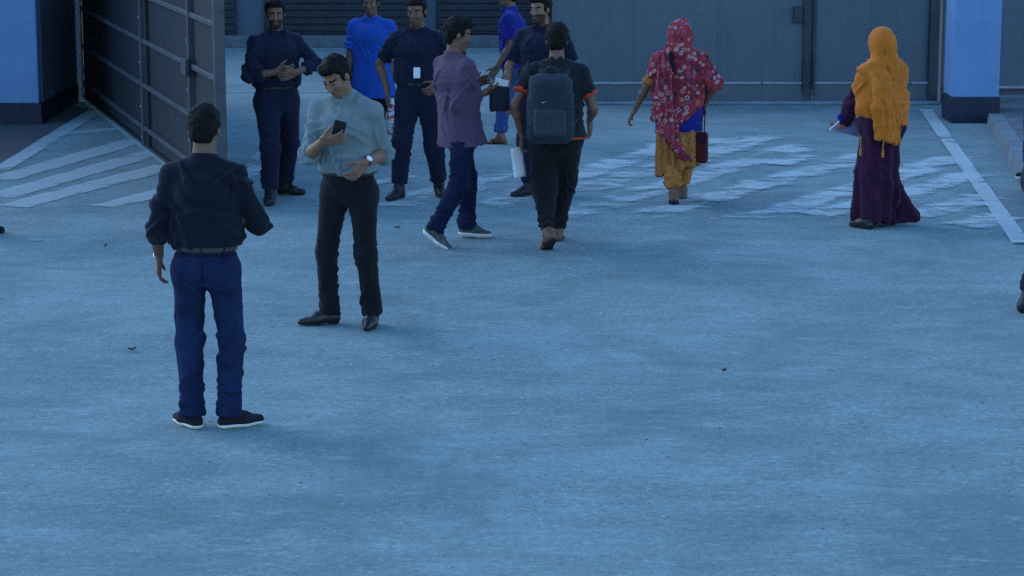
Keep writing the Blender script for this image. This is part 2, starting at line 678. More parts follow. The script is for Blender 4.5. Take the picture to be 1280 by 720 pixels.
def sdf_obj(name, s, h, m, parent, origin, fold=None, it=1):
    V, F = s.polygonise(h)
    V = relax(V, F, it)
    if fold:
        V = wrinkle(V, vnormals(V, F), **fold)
    return link_mesh(name, V, F, m, parent, True, origin)


def patch_obj(name, s, c, R, half, off, h, m, parent, origin, fold=None):
    """a piece of cloth lying on the surface of s: the part of s, raised by off, inside a box"""
    s.offset, s.keep = off, (np.asarray(c, float), np.asarray(R, float), half)
    o = sdf_obj(name, s, h, m, parent, origin, fold, it=0)
    s.offset, s.keep = 0.0, None
    return o


# ================================================================== THE SETTING
def ground_mat():
    m, N, L, P = new_mat('worn_concrete_asphalt')
    tc = N.new('ShaderNodeTexCoord').outputs['Object']
    mp = N.new('ShaderNodeMapping')
    mp.inputs['Rotation'].default_value = (0, 0, math.radians(14))
    mp.inputs['Scale'].default_value = (0.75, 2.6, 1)
    L.new(tc, mp.inputs[0])
    streak = noise_node(N, L, mp.outputs[0], 1.5, 9, 0.66, 0.9)
    mp2 = N.new('ShaderNodeMapping')
    mp2.inputs['Rotation'].default_value = (0, 0, math.radians(-11))
    mp2.inputs['Scale'].default_value = (1.0, 4.0, 1)
    L.new(tc, mp2.inputs[0])
    streak2 = noise_node(N, L, mp2.outputs[0], 2.6, 7, 0.7, 1.4)
    big = noise_node(N, L, tc, 0.33, 4, 0.55, 0.3)
    mid = noise_node(N, L, tc, 2.4, 6, 0.62, 0.2)
    fine = noise_node(N, L, tc, 34, 6, 0.82)
    grit = noise_node(N, L, tc, 75, 3, 0.75)
    grain = noise_node(N, L, tc, 130, 2, 0.8)
    s = math_node(N, L, 'MULTIPLY', streak, 0.30)
    s = math_node(N, L, 'ADD', s, math_node(N, L, 'MULTIPLY', streak2, 0.20))
    s = math_node(N, L, 'ADD', s, math_node(N, L, 'MULTIPLY', big, 0.34))
    s = math_node(N, L, 'ADD', s, math_node(N, L, 'MULTIPLY', mid, 0.24))
    s = math_node(N, L, 'ADD', s, math_node(N, L, 'MULTIPLY', fine, 0.36))
    c = ramp_node(N, L, s, [(0.62, (0.135, 0.195, 0.192)), (0.72, (0.215, 0.300, 0.292)), (0.83, (0.305, 0.405, 0.390))])
    # dark aggregate pits, gathered in worn patches
    patch = ramp_node(N, L, noise_node(N, L, tc, 0.9, 5, 0.6, 0.5), [(0.46, 0.0), (0.62, 1.0)])
    pit = ramp_node(N, L, grit, [(0.36, 1.0), (0.43, 0.0)])
    gl = ramp_node(N, L, grit, [(0.60, 0.0), (0.68, 0.55)])
    c = mix_col(N, L, gl, c, (0.33, 0.41, 0.415))
    c = mix_col(N, L, 0.42, c, mix_col(N, L, ramp_node(N, L, grain, [(0.3, 0.0), (0.7, 1.0)]), (0.11, 0.155, 0.156), (0.325, 0.43, 0.42)))
    pf = math_node(N, L, 'MULTIPLY', pit, math_node(N, L, 'ADD', math_node(N, L, 'MULTIPLY', patch, 0.75), 0.18))
    c = mix_col(N, L, pf, c, (0.075, 0.105, 0.115))
    # coarse mottling: coin-sized dark and light marks
    co = noise_node(N, L, tc, 26, 5, 0.72, 0.3)
    c = mix_col(N, L, ramp_node(N, L, co, [(0.30, 0.62), (0.46, 0.0)]), c, (0.085, 0.122, 0.132))
    c = mix_col(N, L, ramp_node(N, L, co, [(0.54, 0.0), (0.68, 0.70)]), c, (0.38, 0.485, 0.475))
    bl2 = noise_node(N, L, tc, 0.75, 7, 0.68, 0.8)
    c = mix_col(N, L, ramp_node(N, L, bl2, [(0.36, 0.50), (0.54, 0.0)]), c, (0.110, 0.160, 0.162))
    # pale scuffs
    sc = ramp_node(N, L, streak2, [(0.55, 0.0), (0.70, 0.75)])
    c = mix_col(N, L, math_node(N, L, 'MULTIPLY', sc, ramp_node(N, L, mid, [(0.40, 0.0), (0.60, 1.0)])), c, (0.36, 0.45, 0.45))
    L.new(c, P.inputs['Base Color'])
    P.inputs['Roughness'].default_value = 0.93
    P.inputs['Specular IOR Level'].default_value = 0.25
    h = math_node(N, L, 'ADD', math_node(N, L, 'MULTIPLY', fine, 1.0), math_node(N, L, 'MULTIPLY', streak2, 0.15))
    h = math_node(N, L, 'ADD', h, math_node(N, L, 'MULTIPLY', pf, -0.8))
    L.new(bump_node(N, L, h, 0.35, 0.006), P.inputs['Normal'])
    return m


def dark_ground_mat():
    m, N, L, P = new_mat('dark_side_ground')
    tc = N.new('ShaderNodeTexCoord').outputs['Object']
    a = noise_node(N, L, tc, 1.3, 6, 0.65, 0.3)
    b = noise_node(N, L, tc, 120, 4, 0.7)
    s = math_node(N, L, 'ADD', math_node(N, L, 'MULTIPLY', a, 0.7), math_node(N, L, 'MULTIPLY', b, 0.3))
    L.new(ramp_node(N, L, s, [(0.35, (0.055, 0.06, 0.066)), (0.65, (0.105, 0.108, 0.112))]), P.inputs['Base Color'])
    P.inputs['Roughness'].default_value = 0.95
    L.new(bump_node(N, L, b, 0.5, 0.006), P.inputs['Normal'])
    return m


def paint_mat(name, wear, edge=0.15, full=0.62):
    """white road paint, rubbed through in patches down to the ground below"""
    m, N, L, P = new_mat(name)
    tc = N.new('ShaderNodeTexCoord').outputs['Object']
    mp = N.new('ShaderNodeMapping')
    mp.inputs['Scale'].default_value = (0.9, 1.2, 1)
    L.new(tc, mp.inputs[0])
    a = noise_node(N, L, mp.outputs[0], 1.9, 9, 0.68, 0.5)
    f = noise_node(N, L, tc, 60, 4, 0.75)
    t = math_node(N, L, 'ADD', math_node(N, L, 'MULTIPLY', a, 0.8), math_node(N, L, 'MULTIPLY', f, 0.2))
    at = N.new('ShaderNodeAttribute'); at.attribute_name = 'core'
    t = math_node(N, L, 'ADD', t, math_node(N, L, 'MULTIPLY', math_node(N, L, 'SUBTRACT', at.outputs['Fac'], 1.0), edge))
    al = ramp_node(N, L, t, [(wear - 0.04, 0.0), (wear + 0.09, full)])
    col = ramp_node(N, L, f, [(0.3, (0.50, 0.60, 0.59)), (0.7, (0.64, 0.74, 0.72))])
    L.new(col, P.inputs['Base Color'])
    P.inputs['Roughness'].default_value = 0.85
    L.new(al, P.inputs['Alpha'])
    return m


M['ground'] = ground_mat()
M['dark_ground'] = dark_ground_mat()
M['paint_worn'] = paint_mat('worn_white_paint', 0.455, 0.15, 0.72)
M['paint_soft'] = paint_mat('faded_white_paint', 0.34, 0.09, 0.55)
M['paint_line'] = paint_mat('white_line_paint', 0.36, 0.05, 0.66)
M['concrete'] = mat('concrete', (0.22, 0.25, 0.28), rough=0.9, var=0.25, scale=3.5, bump=0.4, bscale=60, bdist=0.006)
M['concrete_dark'] = mat('concrete_dark', (0.13, 0.145, 0.16), rough=0.92, var=0.35, scale=3.0, bump=0.4, bscale=60, bdist=0.006)
M['kerb'] = mat('kerb_concrete', (0.16, 0.20, 0.225), rough=0.9, var=0.25, scale=3.5, bump=0.4, bscale=60, bdist=0.006)
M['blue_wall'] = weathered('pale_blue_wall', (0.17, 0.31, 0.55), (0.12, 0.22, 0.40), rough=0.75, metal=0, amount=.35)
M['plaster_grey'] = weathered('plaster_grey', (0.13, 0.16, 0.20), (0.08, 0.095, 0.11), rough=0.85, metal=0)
M['navy_paint'] = weathered('navy_base_paint', (0.020, 0.027, 0.052), (0.05, 0.055, 0.065), rough=0.65, metal=0, rust=(.09, .09, .095))
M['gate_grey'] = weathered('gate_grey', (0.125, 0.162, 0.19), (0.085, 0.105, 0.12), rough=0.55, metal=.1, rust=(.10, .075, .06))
M['gate_rail'] = mat('gate_rail', (0.30, 0.34, 0.38), rough=0.5, var=0.15, scale=5, bump=0.1, metal=0.2)
M['gate_post'] = mat('gate_post', (0.055, 0.065, 0.08), rough=0.55, var=0.2, scale=5, bump=0.1, metal=0.2)
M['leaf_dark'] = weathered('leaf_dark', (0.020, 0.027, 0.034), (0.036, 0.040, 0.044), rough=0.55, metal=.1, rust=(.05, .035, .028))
M['leaf_rail'] = mat('leaf_rail', (0.075, 0.085, 0.10), rough=0.5, var=0.25, scale=6, bump=0.1, metal=0.2)
M['white_post'] = mat('white_post', (0.42, 0.46, 0.52), rough=0.6, var=0.1)
M['shutter'] = mat('shutter', (0.045, 0.05, 0.06), rough=0.5, var=0.25, scale=2, metal=0.2)
M['brown_patch'] = mat('damp_patch', (0.085, 0.075, 0.085), rough=0.8, var=0.3)

# ---- ground: one sheet to the horizon
S_ = 400
g = link_mesh('plaza_ground', [(-S_, -60, 0), (S_, -60, 0), (S_, 2 * S_, 0), (-S_, 2 * S_, 0)], [(0, 1, 2, 3)], M['ground'], smooth=False)
tag(g, kind='structure')


def sheet(name, pix, m, z=0.004, parent=g):
    """a thin layer on the ground with the given pixel outline, subdivided edges kept straight"""
    P = [G(x, y) for x, y in pix]
    V = [(p[0], p[1], z) for p in P]
    o = link_mesh(name, V, [list(range(len(V)))], m, parent, smooth=False)
    if o.data.polygons[0].normal.z < 0:
        o.data.flip_normals()
    return o


# darker ground sheet to the left of the hatched corner, and the street beyond the gateway
pv = link_mesh('street', [(-60, 28.45, .004), (60, 28.45, .004), (60, 34.6, .004), (-60, 34.6, .004)], [(0, 1, 2, 3)], M['ground'], smooth=False)
tag(pv, kind='structure')
pd_ = [G(0, 213), G(122, 136), (-5.0, 27.0, 0), (-5.0, 25.3, 0), (-9, 25.3, 0), (-9, 21, 0)]
dk = link_mesh('side_ground', [(p[0], p[1], 0.004) for p in pd_], [list(range(6))], M['dark_ground'], smooth=False)
if dk.data.polygons[0].normal.z < 0: dk.data.flip_normals()
tag(dk, kind='structure')


LAYER = [0.0]


def band(name, a, b, wa, wb, m, parent=g, jag=0.0, z=0.006, seed=0):
    """a painted band from pixel a to pixel b with half widths (metres); its ends and edges are slightly uneven"""
    A, B = G(*a)[:2], G(*b)[:2]
    d = (B - A) / np.linalg.norm(B - A)
    n = np.array([-d[1], d[0]])
    rs = random.Random(seed + int(a[0] * 7 + a[1]))
    k = 14
    up, dn = [], []
    for i in range(k + 1):
        t = i / k
        w = wa + (wb - wa) * t
        c = A + (B - A) * t
        up.append(c + n * (w * (1 + jag * rs.uniform(-1, 1))))
        dn.append(c - n * (w * (1 + jag * rs.uniform(-1, 1))))
    mid1 = [a_ * .72 + b_ * .28 for a_, b_ in zip(up, dn)]
    mid2 = [a_ * .28 + b_ * .72 for a_, b_ in zip(up, dn)]
    LAYER[0] += .0004                             # no two painted sheets share a plane
    z = z + LAYER[0]
    V = [(p[0], p[1], z) for p in up + mid1 + mid2 + dn]
    F = [(i + r_ * (k + 1), i + (r_ + 1) * (k + 1), i + 1 + (r_ + 1) * (k + 1), i + 1 + r_ * (k + 1)) for r_ in range(3) for i in range(k)]
    o = link_mesh(name, V, F, m, parent, smooth=False)
    at = o.data.attributes.new('core', 'FLOAT', 'POINT')
    at.data.foreach_set('value', [0.0 if (r_ in (0, 3) or i in (0, k)) else 1.0 for r_ in range(4) for i in range(k + 1)])
    if o.data.polygons[0].normal.z < 0:
        o.data.flip_normals()
    return o


# left hatched corner
band('edge_line', (0, 213), (123, 137), .09, .10, M['paint_line'], jag=.1)
for q in (((72, 168), (158, 161), .13, .12), ((-4, 226), (172, 176), .15, .15), ((-4, 247), (197, 190), .16, .15),
          ((14, 259), (214, 208), .15, .16), ((128, 259), (240, 233), .12, .16)):
    band('hatch_stripe', q[0], q[1], q[2], q[3], M['paint_soft'], jag=.08)
band('gate_edge_line', (104, 125), (218, 213), .05, .05, M['paint_soft'], jag=.1)
# the middle, worn nearly away
for q in (((258, 259), (342, 187), .16, .16), ((455, 232), (520, 220), .12, .1)):
    band('hatch_stripe', q[0], q[1], q[2], q[3], M['paint_worn'], jag=.25)
for q in (((480, 262), (640, 215)), ((600, 262), (760, 208)), ((690, 276), (1010, 180)), ((740, 214), (870, 172)), ((715, 243), (960, 170)),
          ((790, 275), (1100, 192)), ((925, 279), (1215, 193)), ((1010, 274), (1225, 216)), ((1130, 276), (1246, 246)), ((1195, 284), (1262, 271)),
          ((840, 186), (945, 174)), ((960, 207), (1010, 195))):
    band('worn_stripe', q[0], q[1], .26, .26, M['paint_worn'], jag=.2)
band('edge_line', (1157, 138), (1277, 306), .070, .070, M['paint_line'], jag=.08)
band('end_line', (1266, 305), (1300, 304), .035, .035, M['paint_line'], jag=.1, z=.0115)

# ---- left gatehouse block (pale blue face, navy skirting)
gh = empty('gatehouse', (-7.0, 26.5, 0), 'pale blue gatehouse block with navy skirting at left edge', 'building')
O = (-7.0, 26.5, 0)
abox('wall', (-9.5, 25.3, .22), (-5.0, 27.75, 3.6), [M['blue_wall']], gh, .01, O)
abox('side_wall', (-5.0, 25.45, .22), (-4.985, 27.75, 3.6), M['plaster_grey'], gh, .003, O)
abox('skirting', (-9.52, 25.27, 0), (-4.97, 27.76, .222), M['navy_paint'], gh, .008, O)
abox('roof_slab', (-9.8, 24.9, 3.6), (-4.6, 28.2, 3.78), M['concrete'], gh, .02, O)

# ---- right gate pillar
pl = empty('gate_pillar', (4.92, 25.65, 0), 'pale blue square gate pillar with navy base', 'pillar')
O = (4.92, 25.65, 0)
abox('shaft', (4.67, 25.42, .27), (5.17, 25.92, 3.5), M['blue_wall'], pl, .012, O)
abox('base', (4.655, 25.40, 0), (5.185, 25.94, .272), M['navy_paint'], pl, .012, O)
abox('cap', (4.60, 25.35, 3.5), (5.24, 25.99, 3.62), M['concrete'], pl, .02, O)

# ---- closed gate behind (two sheet panels over a low sill)
YG = 27.35
gt = empty('sheet_gate', (2.7, YG, 0), 'long grey sheet metal gate standing closed behind the walkers', 'gate')
O = (2.7, YG, 0)
x0, xj, x1 = 0.45, 3.38, 4.74
for a, b in ((x0, xj - .07), (xj + .07, x1)):
    p = abox('panel', (a, YG, .25), (b, YG + .03, 2.6), M['gate_grey'], gt, .004, O)
    nb = max(2, int((b - a) / .73))
    for i in range(1, nb):                      # pressed ribs down the sheet
        xx = a + (b - a) * i / nb
        abox('rib', (xx - .018, YG - .006, .3), (xx + .018, YG - .0005, 2.55), M['gate_grey'], p, .004, O)
    abox('bottom_rail', (a - .01, YG - .03, .215), (b + .01, YG + .045, .248), M['gate_rail'], gt, .006, O)
    abox('mid_rail', (a, YG - .025, 1.38), (b, YG - .007, 1.45), M['gate_grey'], gt, .006, O)
    abox('kick_plate', (a - .02, YG - .012, .012), (b + .02, YG + .03, .213), M['gate_grey'], gt, .004, O)
abox('meeting_plate', (xj - .05, YG + .052, .02), (xj + .05, YG + .06, 2.6), M['gate_grey'], gt, .002, O)
for xx in (xj - .055, xj + .055):
    abox('stile', (xx - .02, YG - .04, .16), (xx + .02, YG + .05, 2.6), M['gate_post'], gt, .006, O)
    abox('drop_bolt', (xx - .01, YG - .07, .09), (xx + .01, YG - .045, .55), M['gate_post'], gt, .004, O)
for xx in (x0 + .3, x0 + 1.3, x0 + 2.4, xj + .5, x1 - .2):
    abox('bolt', (xx - .011, YG - .042, .222), (xx + .011, YG - .0305, .241), M['gate_post'], gt, .003, O)
lk = abox('lock_case', (xj - .19, YG - .075, .92), (xj - .085, YG - .001, 1.10), M['gate_post'], gt, .006, O)
abox('end_post', (x1 + .002, YG - .06, 0), (x1 + .11, YG + .06, 2.65), M['gate_post'], gt, .008, O)
abox('end_post', (x0 - .12, YG - .06, 0), (x0 - .022, YG + .06, 2.65), M['gate_post'], gt, .008, O)
si = abox('gate_sill', (x0 - .2, YG - .20, 0), (x1 + .12, YG - .075, .035), M['concrete'], None, .01, (2.7, YG, 0))
tag(si, 'low concrete sill running along the foot of the closed gate', 'sill')

# ---- wall to the right of the pillar
wr = empty('boundary_wall', (6.6, 27.4, 0), 'dark boundary wall with pale ledge behind the right pillar', 'wall')
O = (6.6, 27.4, 0)
abox('wall', (4.90, 27.36, 0), (12, 27.6, 2.6), M['plaster_grey'], wr, .01, O)
abox('ledge', (4.92, 27.28, .17), (12, 27.357, .20), M['gate_rail'], wr, .006, O)
abox('plinth', (4.92, 26.9, 0), (12, 27.278, .10), M['concrete'], wr, .01, O)

# ---- raised walk with kerb on the right
A, B, C_ = G(1233, 156), G(1262, 203), G(1330, 330)
kp = [A, B, C_]
V, F = [], []
hk = .12
for p in kp:
    V += [(p[0], p[1], 0), (p[0] + .02, p[1], hk), (p[0] + .16, p[1] - .01, hk), (p[0] + .16, p[1] - .01, 0)]
V += [(12, kp[2][1] - .5, hk - .008), (12, 26.9, hk - .008)]
for i in range(2):
    a, b = 4 * i, 4 * i + 4
    F += [(a, b, b + 1, a + 1), (a + 1, b + 1, b + 2, a + 2), (a + 2, b + 2, b + 3, a + 3)]
F += [(0, 1, 2, 3)]
kb = fix_normals(link_mesh('kerb', V[:12], F, M['kerb'], smooth=False))
tag(kb, kind='structure')
wk = link_mesh('raised_walk', [(kp[0][0] + .15, kp[0][1], hk - .008), (kp[1][0] + .15, kp[1][1], hk - .008), (kp[2][0] + .15, kp[2][1], hk - .008),
                               (12, kp[2][1], hk - .008), (12, 26.9, hk - .008), (kp[0][0] + .3, 26.9, hk - .008)], [(0, 1, 2, 3, 4, 5)], M['concrete_dark'], smooth=False)
if wk.data.polygons[0].normal.z < 0: wk.data.flip_normals()
tag(wk, kind='structure')

# ---- open gate leaf on the left, swung in towards the camera
LA, LB = np.array([*G(104, 122)[:2], 0]), np.array([*G(282, 262)[:2], 0])
ld = unit(LB - LA); ln = np.array([ld[1], -ld[0], 0]); LL = float(np.linalg.norm(LB - LA))
if ln[0] > 0: ln = -ln          # the side that faces the plaza
RL = np.array([ld, ln, [0, 0, 1]])
lf = empty('gate_leaf', LA, 'dark metal gate leaf swung open on the left, its rails showing', 'gate')


def on_leaf(name, s0, s1, z0, z1, o0, o1, m, par=lf, bev=.005):
    c = LA + ld * (s0 + s1) / 2 + ln * (o0 + o1) / 2 + np.array([0, 0, (z0 + z1) / 2])
    return obox(name, c, ((s1 - s0) / 2, abs(o1 - o0) / 2, (z1 - z0) / 2), RL, m, par, bev, LA)


def leaf_s(px):                     # distance along the leaf of the pixel column px (at the leaf's foot)
    best = min(np.linspace(0, LL, 400), key=lambda s: abs(PX(LA + ld * s)[0] - px))
    return float(best)


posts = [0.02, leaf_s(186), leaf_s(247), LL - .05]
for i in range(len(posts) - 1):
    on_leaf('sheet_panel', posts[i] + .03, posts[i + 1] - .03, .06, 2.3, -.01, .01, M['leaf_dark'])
for z in (.21, .63, 1.06, 1.5, 1.95):
    for i in range(len(posts) - 1):
        on_leaf('rail', posts[i] + .032, posts[i + 1] - .032, z - .022, z + .022, .011, .05, M['leaf_rail'])
for s in posts:
    on_leaf('stile', s - .03, s + .03, .03, 2.36, -.03, .06, M['leaf_rail'])
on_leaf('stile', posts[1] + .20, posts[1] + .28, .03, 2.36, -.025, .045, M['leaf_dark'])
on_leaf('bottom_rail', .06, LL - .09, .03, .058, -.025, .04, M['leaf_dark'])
for z in (.35, 1.2, 2.05):                # strap hinges, lock case and bolts
    on_leaf('hinge', .045, .42, z - .03, z + .03, .061, .075, M['gate_post'], bev=.004)
on_leaf('lock_case', posts[2] - .16, posts[2] + .10, .98, 1.12, .062, .10, M['gate_post'])
for s in (posts[1], posts[2]):
    for z in (.12, .42, .85, 1.28):
        on_leaf('bolt', s - .012, s + .012, z - .012, z + .012, .0605, .070, M['gate_rail'], bev=.003)
hp = abox('hinge_post', (-4.984, 27.46, 0), (-4.925, 27.56, 2.7), M['white_post'], None, .008, (-4.955, 27.5, 0))
tag(hp, 'slim pale hinge post between gatehouse and open gate leaf', 'post')

# ---- across the street: shop row, only its foot in view
sh = empty('shop_row', (-1.0, 35, 0), 'dark row of closed shop shutters across the street', 'building')
O = (-1.0, 35, 0)
abox('wall', (-9, 35.0, .0), (8, 38, 4.2), M['plaster_grey'], sh, .01, O)
abox('step', (-9, 34.62, 0), (8, 34.995, .16), M['concrete_dark'], sh, .01, O)
xx = -8.6
while xx < 7.4:
    sp = abox('shutter', (xx, 34.93, .18), (xx + 2.1, 34.985, 2.5), M['shutter'], sh, .004, O)
    for k in range(11):
        z = .22 + k * .1
        abox('slat', (xx + .02, 34.905, z), (xx + 2.08, 34.928, z + .082), M['shutter'], sp, .008, O)
    xx += 2.5

# ---- grit, leaf scraps and pebbles scattered over the plaza
def litter():
    rs = random.Random(3)
    V, F = [], []
    for i in range(330):
        px, py = rs.uniform(0, 1280), 150 + 560 * rs.random() ** 0.8
        p = G(px, py)
        r = rs.uniform(.0025, .006) * (1.6 if rs.random() < .06 else 1)
        a = rs.uniform(0, 6.28); st = rs.uniform(.5, 1.0); hh = r * rs.uniform(.3, .9)
        b = len(V)
        n = 5
        for j in range(n):
            t = a + 6.283 * j / n
            q = r * rs.uniform(.7, 1.2)
            V.append((p[0] + q * math.cos(t), p[1] + q * math.sin(t) * st, .001))
        V.append((p[0], p[1], hh))
        for j in range(n):
            F.append((b + j, b + (j + 1) % n, b + n))
    m = mat('grit', (0.06, 0.06, 0.065), rough=0.9, var=0.9, scale=3, bump=0)
    o = link_mesh('grit', V, F, m, smooth=False)
    tag(o, 'scattered grit and tiny stones over the plaza', 'grit', kind='stuff')


litter()


def scrap(px, py, w, l, ang, m, label, cat='litter', curl=.012):
    """one curled scrap (leaf or torn paper)"""
    c = G(px, py)
    V, F = [], []
    n = 6
    for i in range(n + 1):
        t = i / n - .5
        ww = w * (1 - (2 * t) ** 2) ** .5 * (1 + .2 * math.sin(9 * t)) if cat == 'leaf' else w * (1 + .1 * math.sin(7 * t))
        for s in (-1, 0, 1):
            V.append((t * l, s * ww / 2, .012 + curl * (4 * t * t) + (curl * .7 if s else 0)))
    for i in range(n):
        for s in (0, 1):
            a = i * 3 + s
            F.append((a, a + 1, a + 4, a + 3))
    ca, sa = math.cos(ang), math.sin(ang)
    V = [(c[0] + x * ca - y * sa, c[1] + x * sa + y * ca, z) for x, y, z in V]
    o = link_mesh('dry_leaf' if cat == 'leaf' else 'paper_scrap', V, F, m, None, True, c)
    md = o.modifiers.new('thick', 'SOLIDIFY'); md.thickness = .002
    tag(o, label, cat)


M['dry_leaf'] = mat('dry_leaf', (0.07, 0.05, 0.035), rough=0.8, var=0.4, scale=30, bump=0)
M['scrap_pale'] = mat('scrap_pale', (0.5, 0.5, 0.48), rough=0.8, var=0.2, bump=0)
scrap(165, 440, .028, .05, .3, M['dry_leaf'], 'curled dry leaf on the ground left of the man in jeans', 'leaf')
scrap(46, 302, .022, .10, .1, M['scrap_pale'], 'thin pale scrap lying near the left edge below the hatching', 'litter', .004)
scrap(132, 310, .02, .03, 1.0, M['dry_leaf'], 'tiny dark leaf above the curled dry leaf, left of the dark shirt', 'leaf')
scrap(497, 287, .03, .045, .2, M['dry_leaf'], 'small dark leaf left of the grey sneakers', 'leaf')
scrap(438, 459, .016, .026, .4, M['scrap_pale'], 'small white fleck below the black leather shoes', 'litter', .004)
scrap(750, 395, .02, .03, .2, M['scrap_pale'], 'small pale fleck in the open ground right of the middle', 'litter', .004)
scrap(905, 467, .026, .03, .7, M['dry_leaf'], 'small dark scrap alone on the open ground at right', 'leaf')


# ================================================================== PEOPLE
def fvec(a):
    a = math.radians(a)
    return np.array([math.sin(a), math.cos(a), 0.0])


def rvec(a):
    a = math.radians(a)
    return np.array([math.cos(a), -math.sin(a), 0.0])


UP = np.array([0, 0, 1.0])


def rot(v, axis, deg):
    axis = unit(axis); t = math.radians(deg)
    return v * math.cos(t) + np.cross(axis, v) * math.sin(t) + axis * (axis @ v) * (1 - math.cos(t))


def ik(a, c, l1, l2, pole):
    ac = c - a
    d = min(np.linalg.norm(ac), (l1 + l2) * 0.998)
    u = unit(ac)
    c = a + u * d
    x = (d * d + l1 * l1 - l2 * l2) / (2 * d)
    hgt = math.sqrt(max(0, l1 * l1 - x * x))
    p = pole - u * (pole @ u)
    return a + u * x + unit(p) * hgt, c


class Fig:
    """joints of one posed person; feet = ((px,py,angle,heel lift), ...) for (left, right): the ground point below the ankle"""

    def __init__(s, H, face, feet, shift=(0, 0), lean=0, side=0, twist=0, head=(0, 0, 0), girth=1.0, drop=0.0, fem=False, pel=None, leg=.94, z0=0.0, broad=1.0):
        s.H, s.g, s.fem = H, girth, fem
        k = s.k = H / 1.70
        s.face = face
        f, r = fvec(face), rvec(face)
        s.ank, s.foot, s.ball = [], [], []
        for (px, py, an, lift) in feet:
            c = G(px, py, z0); fd = fvec(an)
            ball = c + fd * .125 * k
            lat = rvec(an)
            F_ = rot(fd, lat, -lift)            # toes down, heel up
            U_ = np.cross(lat, F_)
            a = ball - F_ * .125 * k + U_ * .082 * k
            s.ank.append(a); s.foot.append((F_, lat, U_)); s.ball.append(ball)
        mid = (s.ank[0] + s.ank[1]) / 2
        s.base = np.array([mid[0], mid[1], z0])
        pxy = mid + r * shift[0] + f * shift[1]
        th, shn = .425 * k * leg, .405 * k * leg
        pf, pr = (f, r) if pel is None else (fvec(pel), rvec(pel))
        hw = .088 * k
        z = 1e9
        for i, sg in ((0, -1), (1, 1)):
            hxy = pxy + pr * sg * hw
            d = np.linalg.norm((hxy - s.ank[i])[:2])
            z = min(z, s.ank[i][2] + math.sqrt(max(.01, (.993 * (th + shn)) ** 2 - d * d)))
        z -= drop
        P = np.array([pxy[0], pxy[1], z])
        s.hip = [P - pr * hw, P + pr * hw]
        s.knee = []
        for i in range(2):
            pole = s.foot[i][0] * np.array([1, 1, 0]) * .6 + pf * .6
            kn, an_ = ik(s.hip[i], s.ank[i], th, shn, pole)
            s.knee.append(kn)
        s.pr, s.pf = pr, pf
        s.P = P + UP * .045 * k
        u = rot(rot(UP, r, -lean), f, side)
        s.u = u
        cf, cr = fvec(face + twist), rvec(face + twist)
        cr = unit(cr - u * (cr @ u)); cf = np.cross(u, cr)
        s.cr, s.cf = cr, cf
        s.N = s.P + u * .505 * k                       # base of the neck
        s.chest = s.P + u * .33 * k
        s.belly = s.P + u * .15 * k
        sw = (.158 if fem else .178) * k * broad
        s.sh = [s.N - u * .074 * k - cr * sw, s.N - u * .074 * k + cr * sw]
        hy, hp, hr = head
        hr_, hf = rvec(face + hy), fvec(face + hy)
        hf2 = rot(hf, hr_, -hp); hu = np.cross(hr_, hf2)
        hr_ = rot(hr_, hf2, hr); hu = rot(hu, hf2, hr)
        s.hR = np.array([hr_, hf2, hu])
        nk = unit(u * 1.0 + hf * (.12 + hp / 130.0))
        s.Hc = s.N + nk * .085 * k + hu * .073 * k + hf2 * .012
        s.top = s.Hc + hu * .125 * k
        s.el, s.wr, s.hd = [None, None], [None, None], [None, None]

    def arm(s, i, wrist, pole, hand=None):
        a, b = .285 * s.k, .25 * s.k
        e, w = ik(s.sh[i], np.array(wrist, float), a, b, np.array(pole, float))
        s.el[i], s.wr[i] = e, w
        s.hd[i] = unit(w - e) if hand is None else unit(hand)
        return s

    def report(s, nm):
        print(nm, 'top', PX(s.top), 'chin', PX(s.Hc - s.hR[2] * .11 * s.k), 'sh', PX(s.sh[0]), PX(s.sh[1]), 'P', PX(s.P), 'knees', PX(s.knee[0]), PX(s.knee[1]),
              'el', [PX(e) for e in s.el if e is not None], 'wr', [PX(e) for e in s.wr if e is not None], 'z', round(float(s.P[2]), 2))


def hand_sdf(B, w, d, pn, side, curl=25, k=1.0, spread=1.0):
    d = unit(d); pn = unit(pn - d * (pn @ d))
    lat = np.cross(d, pn) * (1 if side == 1 else -1)
    B.box(w + d * .048 * k, (.013 * k, .041 * k, .052 * k), .012 * k, np.array([pn, lat, d]), k=.018)
    for o, ln, cu in ((.031, .070, .85), (.0105, .080, 1.0), (-.0105, .074, 1.08), (-.031, .058, 1.2)):
        p = w + d * .092 * k + lat * o * k * spread
        dd = rot(d, pn, (o / .031) * -5 * spread * (1 if side == 1 else -1))
        ax = np.cross(dd, pn)
        dd = rot(dd, ax, curl * .5 * cu)
        for j, fr in enumerate((.45, .31, .24)):
            q = p + dd * ln * fr * k
            B.cone(p, q, (.0092 - j * .0008) * k, (.0085 - j * .0008) * k, k=.004)
            p = q; dd = rot(dd, ax, curl * cu)
    p = w + d * .022 * k + lat * .030 * k
    dd = unit(d * .75 + lat * .62 + pn * .28)
    for j, ln in enumerate((.040, .032, .024)):
        q = p + dd * ln * k
        B.cone(p, q, (.0125 - j * .0015) * k, (.0112 - j * .0015) * k, k=.008)
        p = q; dd = unit(dd + d * .35 + pn * .25)


